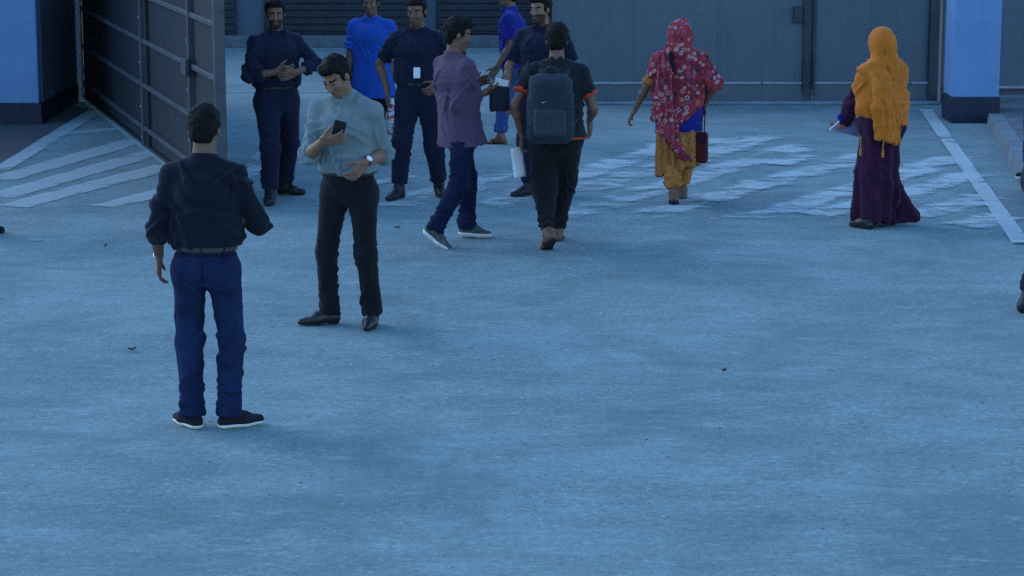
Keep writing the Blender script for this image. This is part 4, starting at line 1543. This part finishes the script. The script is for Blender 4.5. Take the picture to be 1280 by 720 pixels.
# ------------------------------------------------------------------ the backpack wearer
def backpacker():
    f = Fig(1.70, 6, ((690, 315, -22, 34), (697, 300, 4, 0)), shift=(.02, -.0), lean=3, twist=-3, head=(-3, 10, 0), girth=1.04)
    Y = f.base[1]
    f.arm(0, W(652, 168, Y + .02), (-.6, -.7, 0), hand=(-.05, .15, -1))
    f.arm(1, W(737, 150, Y + .24), (.25, -1, 0), hand=(.05, .15, -1))
    f.report('pack')
    p = person(f, 'walker seen from behind in black tee, loose black trousers and sandals')
    body(f, p, 'skin_dark', palms=(f.cr + f.cf * .2, -f.cr + f.cf * .3), curls=(42, 28), bare=True, look=31)
    hair(f, p, 1.5, .05)
    trousers(f, p, M['black_cloth'], ease=.030, knee=.094, hem=.044, hem_up=.035, seed=71, amp=.009, gather=True, waist=.02)
    shirt(f, p, M['grey_tee'], ease=.022, hem=-.05, sleeve=.60, cuff=.070, seed=72, collar=False, flare=.04)
    for i in range(2):                              # red sleeve bands
        a, e = f.sh[i], f.el[i]; d = unit(e - a); c = a + (e - a) * .60
        S = SDF(); S.cone(c - d * .06, c + d * .03, .071, .069, k=0); S.clip(d, c + d * .012); S.clip(-d, c - d * .02)
        sdf_obj('sleeve_trim', S, .006, M['red_trim'], p, f.base, it=1)
    S = SDF()                                        # red hem strip on the right side
    lo = f.P + f.u * -.05
    S.cone(lo - f.u * .05, lo + f.u * .2, .178, .155, k=0, u=f.cr, su=1.36); S.clip(f.u, lo + f.u * .012); S.clip(-f.u, lo - f.u * .006)
    sdf_obj('hem_trim', S, .008, M['red_trim'], p, f.base)
    sandals(f, p, M['sandal'])
    # backpack on his back
    bc = f.chest - f.cf * .225 - f.u * .15 - f.cr * .035
    O_ = bc - f.u * .24
    o = empty('backpack', O_, 'dark grey backpack worn high on the back of the walker in black', 'backpack')
    R = np.array([f.cr, f.cf, f.u])
    S = SDF()
    S.box(bc, (.158, .085, .250), .075, R, k=.01)
    S.box(bc - f.u * .07, (.170, .092, .180), .07, R, k=.03)
    S.box(bc + f.u * .02 - f.cf * .04, (.140, .07, .20), .06, R, k=.03)
    mb = sdf_obj('main_bag', S, .007, M['pack'], o, O_, dict(seed=9, amp=.010, wl=.10, direction=(0, 0, 1)))
    S = SDF(); S.box(bc - f.u * .10 - f.cf * .095, (.118, .035, .105), .03, R, k=.01)
    fp = sdf_obj('front_pocket', S, .007, M['pack_light'], o, O_, dict(seed=10, amp=.005, wl=.08))
    S = SDF()
    for j in range(15):
        a0, a1 = math.pi * j / 15, math.pi * (j + 1) / 15
        q0 = bc - f.cf * .088 + f.cr * .122 * math.cos(a0) + f.u * (.06 + .135 * math.sin(a0))
        q1 = bc - f.cf * .088 + f.cr * .122 * math.cos(a1) + f.u * (.06 + .135 * math.sin(a1))
        S.cone(q0, q1, .006, .006, k=.003)
    sdf_obj('zip', S, .005, M['pack_light'], o, O_)
    S = SDF()
    for j in range(8):
        a0, a1 = math.pi * j / 8, math.pi * (j + 1) / 8
        S.cone(bc + f.cf * .04 + f.u * (.247 + .05 * math.sin(a0)) + f.cr * .05 * math.cos(a0), bc + f.cf * .04 + f.u * (.247 + .05 * math.sin(a1)) + f.cr * .05 * math.cos(a1), .009, .009, k=.004)
    sdf_obj('handle', S, .006, M['pack'], o, O_)
    for sx in (-1, 1):
        S = SDF()
        pts = [bc + f.u * .19 + f.cr * sx * .085 + f.cf * .06, f.N - f.u * .015 + f.cr * sx * .098 - f.cf * .02, f.N - f.u * .05 + f.cr * sx * .115 + f.cf * .10,
               f.chest + f.cr * sx * .14 + f.cf * .125, f.belly + f.cr * sx * .185 + f.cf * .03 + f.u * .04, bc - f.u * .17 + f.cr * sx * .14 + f.cf * .06]
        for a, b in zip(pts, pts[1:]):
            S.cone(a, b, .013, .013, k=.01, u=f.cr, su=1.7)
        sdf_obj('shoulder_strap', S, .007, M['pack'], o, O_)
    # the small pale tick mark on the pack
    mk = []
    for t in np.linspace(0, 1, 9):
        x = -.060 + .030 * t; z = .050 + .012 * (t - .28) ** 2 * 2 - .004
        w_ = .0026 * (1 - t) + .0010
        mk += [(x, z - w_), (x, z + w_)]
    base = bc - f.cf * .1235
    V = [base + f.cr * x + f.u * z for x, z in mk]
    q = link_mesh('tick_mark', V, [(2 * i, 2 * i + 2, 2 * i + 3, 2 * i + 1) for i in range(8)], M['paper_grey'], o, False, O_)
    md = q.modifiers.new('thick', 'SOLIDIFY'); md.thickness = .003; md.offset = 0
    # folded sheet in his left hand
    c = W(648, 203, f.wr[0][1] + .03)
    R = np.array([unit((1, .25, .12)), unit((-.25, 1, 0)), unit((-.13, 0, 1))])
    V, F = [], []
    for i in range(9):
        for j in range(5):
            a, b = j / 4 - .5, i / 8 - .5
            V.append(c + R[0] * a * .098 + R[2] * b * .225 + R[1] * (.012 * math.sin(3 * a) + .010 * math.cos(3.2 * b)))
    for i in range(8):
        for j in range(4):
            F.append((i * 5 + j, i * 5 + j + 1, i * 5 + j + 6, i * 5 + j + 5))
    q = link_mesh('paper_sheet', V, F, M['paper'], None, True, c)
    md = q.modifiers.new('thick', 'SOLIDIFY'); md.thickness = .0025
    tag(q, 'white folded paper hanging from the left hand of the backpack wearer', 'paper')


# ------------------------------------------------------------------ far walkers
def far_walker():
    f = Fig(1.64, -82, ((668, 176, -84, 25), (626, 180, -80, 0)), shift=(.0, .02), lean=3, head=(0, 5, 0))
    Y = f.base[1]
    f.arm(0, f.sh[0] + np.array((-.12, .02, -.48)), (.5, 0, -.3))
    f.arm(1, f.sh[1] + np.array((.15, -.02, -.47)), (.5, 0, -.3))
    f.report('far')
    p = person(f, 'person in pale blue jeans and sandals walking far behind the purple shirt')
    body(f, p, 'skin_dark', bare=True, h=.008)
    hair(f, p)
    trousers(f, p, M['jeans_pale'], ease=.014, knee=.074, hem=.062, hem_up=.06, seed=81, waist=0)
    shirt(f, p, M['blue_under'], ease=.02, hem=-.08, sleeve=.7, cuff=.066, seed=82, flare=.03)
    sandals(f, p, M['sandal'])


def blue_shirt_person():
    f = Fig(1.60, 190, ((478, 199, 170, 0), (455, 200, 200, 0)), shift=(.0, .0), lean=0, head=(0, 5, 0), girth=1.02)
    Y = f.base[1]
    f.arm(0, W(488, 112, Y - .05), (.6, .7, 0), hand=(0, -.1, -1))
    f.arm(1, f.sh[1] + np.array((-.06, -.05, -.50)), (-.5, .7, 0))
    f.report('blue')
    p = person(f, 'person in bright blue shirt standing behind the teal-shirted man')
    body(f, p, 'skin_dark', h=.008)
    hair(f, p)
    trousers(f, p, M['black_cloth'], ease=.014, knee=.072, hem=.062, seed=91, waist=-.06)
    shirt(f, p, M['blue_shirt'], ease=.024, hem=-.27, sleeve=.8, cuff=.066, seed=92, flare=.05)
    shoes(f, p, 'canvas', M['canvas_black'], M['sole_dark'])
    c = W(489, 147, Y - .06)
    O_ = c - UP * .16
    o = empty('plastic_bag', O_, 'crumpled white and red plastic bag hanging beside the navy trousers', 'bag')
    S = SDF()
    S.ell(c - UP * .03, (.075, .06, .12), None, k=.03)
    S.ell(c + np.array((.02, 0, -.10)), (.06, .05, .06), None, k=.03)
    S.cone(c + UP * .05, f.wr[0] + f.hd[0] * .08, .035, .012, k=.04)
    sdf_obj('pouch', S, .007, M['plastic_bag'], o, O_, dict(seed=12, amp=.012, wl=.05))
    S = SDF()
    hnd = f.wr[0] + f.hd[0] * .085
    for sx in (-1, 1):
        S.cone(hnd + np.array((sx * .008, 0, .01)), c + np.array((sx * .04, 0, .05)), .007, .012, k=.006)
    sdf_obj('handles', S, .006, M['plastic_bag'], o, O_)


# ------------------------------------------------------------------ woman in the pink printed shawl
def woman_in_pink():
    f = Fig(1.52, 2, ((842, 257, 4, 14), (853, 248, -4, 0)), shift=(.0, .02), lean=2, head=(0, 8, 0), fem=True, girth=1.05)
    Y = f.base[1]
    f.arm(0, W(791, 142, Y + .02), (-.5, -.5, .35), hand=(-.45, .15, -.85))
    f.arm(1, W(881, 130, Y + .02), (.7, -.6, -.2), hand=(.0, .5, -.8))
    f.report('pink')
    p = person(f, 'woman walking away in pink patterned shawl and mustard dress')
    body(f, p, 'skin_dark', palms=(f.cr, -f.cr), curls=(45, 55), bare=True)
    k = f.k
    # gathered trousers
    trousers(f, p, M['mustard_plain'], ease=.045, knee=.105, hem=.060, hem_up=.065, seed=101, amp=.010, gather=True, name='loose_trousers', waist=-.12)
    # printed dress to the knee
    S = SDF()
    lo = W(852, 222, Y)
    hz = .27
    S.cone((f.base[0], f.base[1], hz - .05) + f.pf * .0, f.P, .162, .160, k=.05, u=f.pr, su=1.14)
    S.clip(UP, f.P - UP * .16)
    for i in range(2):
        Z = SDF(); d = unit(f.el[i] - f.sh[i])
        Z.cone(f.sh[i], f.el[i], .056, .052, k=.04, clips=[(d, f.el[i] - d * .02)])
        sdf_obj('sleeve', Z, .008, M['mustard_print'], p, f.base, dict(seed=104 + i, amp=.010, wl=.08))
    nz = unit((.30, -.1, -1.0))
    S.clip(nz, (f.base[0], f.base[1], hz))
    V, F = S.polygonise(.008); V = relax(V, F, 1); N_ = vnormals(V, F)
    ang = np.arctan2(V[:, 1] - f.base[1], V[:, 0] - f.base[0]); t = np.clip((.85 - V[:, 2]) / .5, 0, 1)
    V = V + N_ * (.016 * t * np.sin(ang * 13 + 1.5 * np.sin(ang * 3) + 2 * V[:, 2]))[:, None]
    link_mesh('dress', V, F, M['mustard_print'], p, True, f.base)
    # blue blouse showing below the shawl
    S = SDF()
    S.cone(f.P - f.u * .25 * k, f.P, .168, .160, k=.03, u=f.cr, su=1.18)
    S.cone(f.P, f.belly + f.u * .05, .160, .125, k=.03, u=f.cr, su=1.25)
    S.clip(-f.u, f.P - f.u * .19); S.clip(f.u, f.chest - f.u * .02)
    sdf_obj('blue_blouse', S, .008, M['blue_under'], p, f.base, dict(seed=102, amp=.006, wl=.08))
    # shawl: hood, shoulder cape with a point down the back, and a long fall on the left
    S = SDF(); R = f.hR; r, fw, u = R; c = f.Hc

    def hp(x, y, z): return c + r * x + fw * y + u * z
    S.ell(hp(0, -.020, .030), (.098, .118, .112), R, k=.03)
    S.cone(hp(0, -.045, -.02), f.N + f.u * .01 - f.cf * .02, .088, .098, k=.05)
    S.box(hp(0, .115, -.045), (.085, .09, .12), .04, R, k=.02, op='sub')
    tipc = f.P + f.u * .12 - f.cf * .165 + f.cr * .02
    for i in range(2):
        S.cone(f.N - f.u * .01, f.sh[i] + f.cr * (.02 if i else -.02), .085, .074, k=.05)
        d = unit(f.el[i] - f.sh[i])
        S.cone(f.sh[i], f.sh[i] + (f.el[i] - f.sh[i]) * (.45 if i == 0 else .98), .072, .074, k=.05)
    S.cone(f.chest + f.u * .03, f.belly + f.u * .02, .135, .160, k=.05, u=f.cr, su=1.38)
    S.cone(f.belly, f.P - f.u * .2, .165, .200, k=.05, u=f.cr, su=1.22)
    # diagonal lower edges meeting in the point at the back
    pt_ = f.P - f.u * .145 + f.cr * -.005
    S.clip(unit(-f.u * 1.0 + f.cr * .85), pt_)
    S.clip(unit(-f.u * 1.0 - f.cr * .22), pt_)
    V, F = S.polygonise(.008); V = relax(V, F, 2); V = wrinkle(V, vnormals(V, F), 103, .013, .12, direction=(.8, 0, .5))
    sw = link_mesh('shawl', V, F, M['pink_print'], p, True, f.base)
    S = SDF()
    a = f.sh[0] + f.u * .055 - f.cr * -.04 - f.cf * .09
    pts = [a, f.chest - f.cf * .185 - f.cr * .125, f.P + f.u * .10 - f.cf * .21 - f.cr * .135, f.P - f.u * .18 - f.cf * .225 - f.cr * .10, f.P - f.u * .40 - f.cf * .235 + f.cr * .045]
    rr = [.024, .030, .036, .040, .024]
    for q in range(4):
        S.cone(pts[q], pts[q + 1], rr[q], rr[q + 1], k=.02, u=f.cr, su=2.3)
    V, F = S.polygonise(.007); V = relax(V, F, 1); N_ = vnormals(V, F)
    xr = (V - pts[0]) @ f.cr
    V = V + N_ * (.010 * np.sin(xr * 130 + 5 * V[:, 2]))[:, None]
    link_mesh('shawl_end', V, F, M['pink_print'], sw, True, f.base)
    S = SDF(); S.ell(hp(0, -.075, -.075), (.030, .022, .14), R, k=.02)       # dark plait on the left of the shawl
    S.cone(f.N - f.cf * .14 - f.cr * .075 + f.u * .0, f.chest - f.cf * .172 - f.cr * .062, .024, .020, k=.02)
    sdf_obj('hair', S, .006, M['hair'], p, f.base, dict(seed=6, amp=.004, wl=.03))
    sandals(f, p, M['sandal'])
    # shoulder bag
    bc = W(877, 184, Y - .06)
    O_ = bc - UP * .12
    o = empty('handbag', O_, 'maroon handbag hanging at the right hip of the woman in pink', 'handbag')
    R = np.array([unit((1, -.35, 0)), unit((.35, 1, 0)), UP])
    S = SDF(); S.box(bc, (.054, .036, .128), .024, R, k=.01)
    sdf_obj('bag_body', S, .006, M['maroon_leather'], o, O_, dict(seed=14, amp=.004, wl=.07))
    obox('front_panel', bc - R[1] * .0385 - UP * .04, (.036, .004, .070), R, M['red_leather'], o, .003, O_)
    obox('flap', bc - R[1] * .034 + UP * .092, (.050, .009, .035), R, M['maroon_leather'], o, .006, O_)
    S = SDF()
    hnd = f.sh[1] + f.u * .072 + f.cr * -.02
    side_ = f.sh[1] + f.cr * .085 - UP * .08
    for sy in (-1, 1):
        e = bc + R[0] * .02 * sy + UP * .122
        S.cone(e, side_ - f.cf * .06 * (-sy) + np.array((0, 0, -.16)), .007, .007, k=.004)
        S.cone(side_ - f.cf * .06 * (-sy) + np.array((0, 0, -.16)), hnd - f.cf * .03 * (-sy), .007, .007, k=.004)
    sdf_obj('strap', S, .006, M['maroon_leather'], o, O_)


# ------------------------------------------------------------------ woman in the orange scarf and dark long dress
def woman_in_scarf():
    f = Fig(1.55, -22, ((1083, 286, -40, 0), (1110, 278, -28, 22)), shift=(.02, -.01), lean=1, head=(-6, 8, 0), fem=True, girth=1.05)
    Y = f.base[1]
    f.arm(0, W(1055, 156, Y + .16), (-.6, -.6, -.3), hand=(-.5, .6, -.3))
    f.arm(1, W(1078, 165, Y + .24), (.8, -.5, -.2), hand=(-.6, .5, -.2))
    f.report('scarf')
    p = person(f, 'woman in long dark purple dress and mustard orange headscarf')
    body(f, p, 'skin', palms=((.2, 0, 1), (-.5, 0, 1)), curls=(45, 45))
    shoes(f, p, 'canvas', M['leather_black'], M['sole_dark'])
    trousers(f, p, M['abaya'], ease=0, knee=.058, hem=.052, hem_up=.01, seed=110, gather=True, h=.009, amp=.001)
    S = SDF()
    b = f.base
    mid = f.P
    S.cone((b[0] - .035, b[1] - .02, .02), mid, .158, .146, k=.06, u=(1, 0, 0), su=1.05)
    S.cone(mid, f.belly, .146, .122, k=.05, u=f.cr, su=1.32)
    S.cone(f.belly, f.chest, .125, .125, k=.05, u=f.cr, su=1.40)
    tr = W(1146, 268, Y + .02)
    S.cone((tr[0] - .02, tr[1], .07), mid + np.array((.05, -.02, -.50)), .024, .085, k=.08)          # hem swinging out behind her
    S.cone((tr[0] - .20, tr[1], .05), (tr[0] - .02, tr[1], .08), .05, .020, k=.06)
    for i in range(2):
        S.cone(f.N - f.u * .035, f.sh[i], .045, .048, k=.05)
        d = unit(f.wr[i] - f.el[i])
        S.cone(f.sh[i], f.el[i], .054, .060, k=.04)
        S.cone(f.el[i], f.wr[i], .062, .056, k=.03, clips=[(d, f.wr[i] - d * .015)])
    S.clip(unit((-.04, 0, -1)), (b[0], b[1], .045))
    V, F = S.polygonise(.008); V = relax(V, F, 1); N_ = vnormals(V, F)
    ang = np.arctan2(V[:, 1] - b[1], V[:, 0] - b[0]); t = np.clip((.95 - V[:, 2]) / .8, 0, 1)
    V = V + N_ * (.020 * t * np.sin(ang * 9 + 2 * np.sin(ang * 2 + 1) + 1.5 * V[:, 2]))[:, None]
    V = wrinkle(V, vnormals(V, F), 111, .012, .17, direction=(1, 0, .12), centers=[(f.el[0], .13), (f.el[1], .13), (f.P - UP * .4, .35), (f.P - UP * .1, .2)], count=60)
    link_mesh('long_dress', V, F, M['abaya'], p, True, f.base)
    # headscarf
    S = SDF(); R = f.hR; r, fw, u = R; c = f.Hc

    def hp(x, y, z): return c + r * x + fw * y + u * z
    S.ell(hp(0, -.018, .028), (.100, .118, .115), R, k=.03)
    S.cone(hp(0, -.035, -.03), f.N + f.u * .01, .092, .105, k=.05)
    S.box(hp(0, .120, -.02), (.060, .075, .085), .035, R, k=.02, op='sub')
    for i in range(2):
        S.cone(f.N - f.u * .01, f.sh[i] + f.cr * (-.01 if i else .01), .082, .070, k=.05)
        S.cone(f.sh[i] + f.cr * (-.01 if i else .01), f.sh[i] + (f.el[i] - f.sh[i]) * .5, .070, .068, k=.06)
    S.cone(f.chest + f.u * .03, f.belly + f.u * .0, .140, .158, k=.05, u=f.cr, su=1.36)
    S.cone(f.belly, f.P - f.u * .05, .158, .175, k=.05, u=f.cr, su=1.22)
    pt_ = f.P + f.u * .02
    S2 = S
    for o_ in range(len(S2.ops)):                     # the cape ends in a slanting edge ...
        fn, l_, h_, k_, op_, cl_ = S2.ops[o_]
        if op_ == 'add':
            n_ = unit(-UP - f.cr * .25)
            cl_.append((n_, float(n_ @ pt_)))
    pts = [f.sh[0] + f.u * .06 + f.cr * .05 - f.cf * .05, f.chest - f.cf * .150 - f.cr * .075, f.belly - f.cf * .180 - f.cr * .085, f.P - f.u * .125 - f.cf * .200 - f.cr * .07]
    rr = [.034, .038, .044, .046]                      # ... and its loose end hangs lower over the left shoulder blade
    n2 = unit(-f.u - f.cr * .30)
    for qd in range(3):
        S.cone(pts[qd], pts[qd + 1], rr[qd], rr[qd + 1], k=.025, u=f.cr, su=2.4, clips=[(n2, pts[3])])
    V, F = S.polygonise(.007); V = relax(V, F, 2); N_ = vnormals(V, F)
    q = (V - f.N); xr = q @ f.cr; zz = q @ f.u; yf = q @ f.cf
    t = np.clip(-zz / .12 + .3, 0, 1)
    left = 1 / (1 + np.exp((xr - .035) * 55))
    wv = np.sin(zz * 7 + 1) + .6 * np.sin(zz * 17 + 3 * xr)
    pleat = np.sin(xr * 70 + 1.3 * wv) * .6 + np.sin(xr * 121 + 2.1 * wv + 1) * .4
    swag = np.sin(zz * 62 - 420 * (xr - .10) ** 2 + 1.2 * np.sin(zz * 23 + 2)) * (.55 + .45 * np.sin(zz * 19 + .6))
    back = np.clip(-yf * 9, .15, 1)
    d = left * pleat * .011 + (1 - left) * swag * .012 * back
    V = V + N_ * (d * t)[:, None]
    V = wrinkle(V, vnormals(V, F), 117, .011, .13, direction=(1, 0, .25), centers=[(f.chest - f.cf * .1, .3), (f.Hc, .12)], count=70)
    sc_ = link_mesh('headscarf', V, F, M['orange_scarf'], p, True, f.base)
    for a, ln in ((W(1076, 176, pts[3][1] - .05), .11), (W(1104, 181, pts[3][1] - .05), .09), (W(1125, 163, pts[3][1] + .02), .10)):
        S = SDF(); S.cone(a + UP * .03, a - UP * ln * .6, .006, .006, k=.003); S.cone(a - UP * ln * .6, a - UP * ln, .009, .012, k=.004)
        sdf_obj('tassel', S, .005, M['mustard_plain'], sc_, f.base)
    # the carried bag with papers
    c = W(1057, 158, f.wr[0][1] - .02)
    O_ = c - UP * .16
    o = empty('carried_bag', O_, 'purple-grey folder and navy pouch held at the side of the scarfed woman', 'bag')
    R = np.array([unit((1, .3, .35)), unit((-.3, 1, 0)), unit((-.35, 0, 1))])
    V = np.array([(-.13, 0, -.02), (.10, 0, -.085), (.11, 0, .06), (.0, 0, .085)])
    pp = []
    for s_ in (-.018, .018):
        pp += [c + np.array((1, .25, 0)) * v[0] + np.array((-.2, .9, 0)) * s_ + UP * v[2] for v in V]
    F = [(0, 1, 2, 3), (7, 6, 5, 4), (0, 4, 5, 1), (1, 5, 6, 2), (2, 6, 7, 3), (3, 7, 4, 0)]
    fix_normals(link_mesh('folder', pp, F, M['folder'], o, False, O_))
    S = SDF(); S.box(c + np.array((.0, -.03, .085)), (.07, .035, .028), .018, np.array([unit((1, .2, .25)), unit((-.2, 1, 0)), unit((-.25, 0, 1))]), k=.01)
    sdf_obj('pouch', S, .006, M['blue_under'], o, O_, dict(seed=15, amp=.005, wl=.05))
    obox('yellow_strip', c + np.array((-.005, -.040, .02)), (.075, .004, .010), np.array([unit((1, .2, .45)), unit((-.2, 1, 0)), unit((-.45, 0, 1))]), M['mustard_plain'], o, .002, O_)
    obox('pale_edge', c + np.array((-.085, -.03, .015)), (.06, .004, .006), np.array([unit((1, .2, .9)), unit((-.2, 1, 0)), unit((-.9, 0, 1))]), M['paper'], o, .002, O_)


M['folder'] = mat('folder', (0.30, 0.25, 0.42), rough=0.6, var=0.15, bump=0.1, bscale=20)


# ------------------------------------------------------------------ people cut by the frame
def edge_person(feet, face, label, top, low, kind, sole, seed, H=1.70, z0=0.0):
    f = Fig(H, face, feet, head=(0, 5, 0), z0=z0)
    for i in range(2):
        f.arm(i, f.sh[i] + f.cr * (.08 if i else -.08) + f.cf * .06 - UP * .50 * f.k, -f.cf + f.cr * (.4 if i else -.4))
    f.report('edge')
    p = person(f, label)
    body(f, p, 'skin_dark', h=.010)
    hair(f, p)
    trousers(f, p, low, ease=.016, knee=.074, hem=.064, hem_up=.03 if kind != 'boot' else .07, seed=seed, gather=kind == 'boot')
    shirt(f, p, top, ease=.018, hem=-.04, sleeve=.8, cuff=.064, seed=seed + 1, h=.010)
    shoes(f, p, kind, M['boot'] if kind == 'boot' else M['canvas_black'], sole)


man_in_jeans()
man_in_teal()
guard_by_gate()
guard_with_pass()
guard_behind_pack()
man_in_purple()
backpacker()
far_walker()
blue_shirt_person()
woman_in_pink()
woman_in_scarf()
edge_person(((1312, 386, 92, 0), (1283, 391, 95, 0)), 92, 'person mostly out of frame, one navy trouser leg and boot at the right edge', M['navy_uniform'], M['navy_uniform'], 'boot', M['sole_dark'], 121)
edge_person(((1324, 232, -85, 0), (1298, 224, -80, 0)), -88, 'person mostly out of frame on the raised walk, pale-soled shoe showing', M['navy_shirt'], M['navy_uniform'], 'canvas', M['sole_white'], 131, z0=.113)
edge_person(((-42, 296, 80, 0), (-26, 292, 88, 0)), 85, 'person just outside the left edge, only a dark shoe tip showing', M['navy_shirt'], M['jeans_dark'], 'canvas', M['sole_dark'], 141)
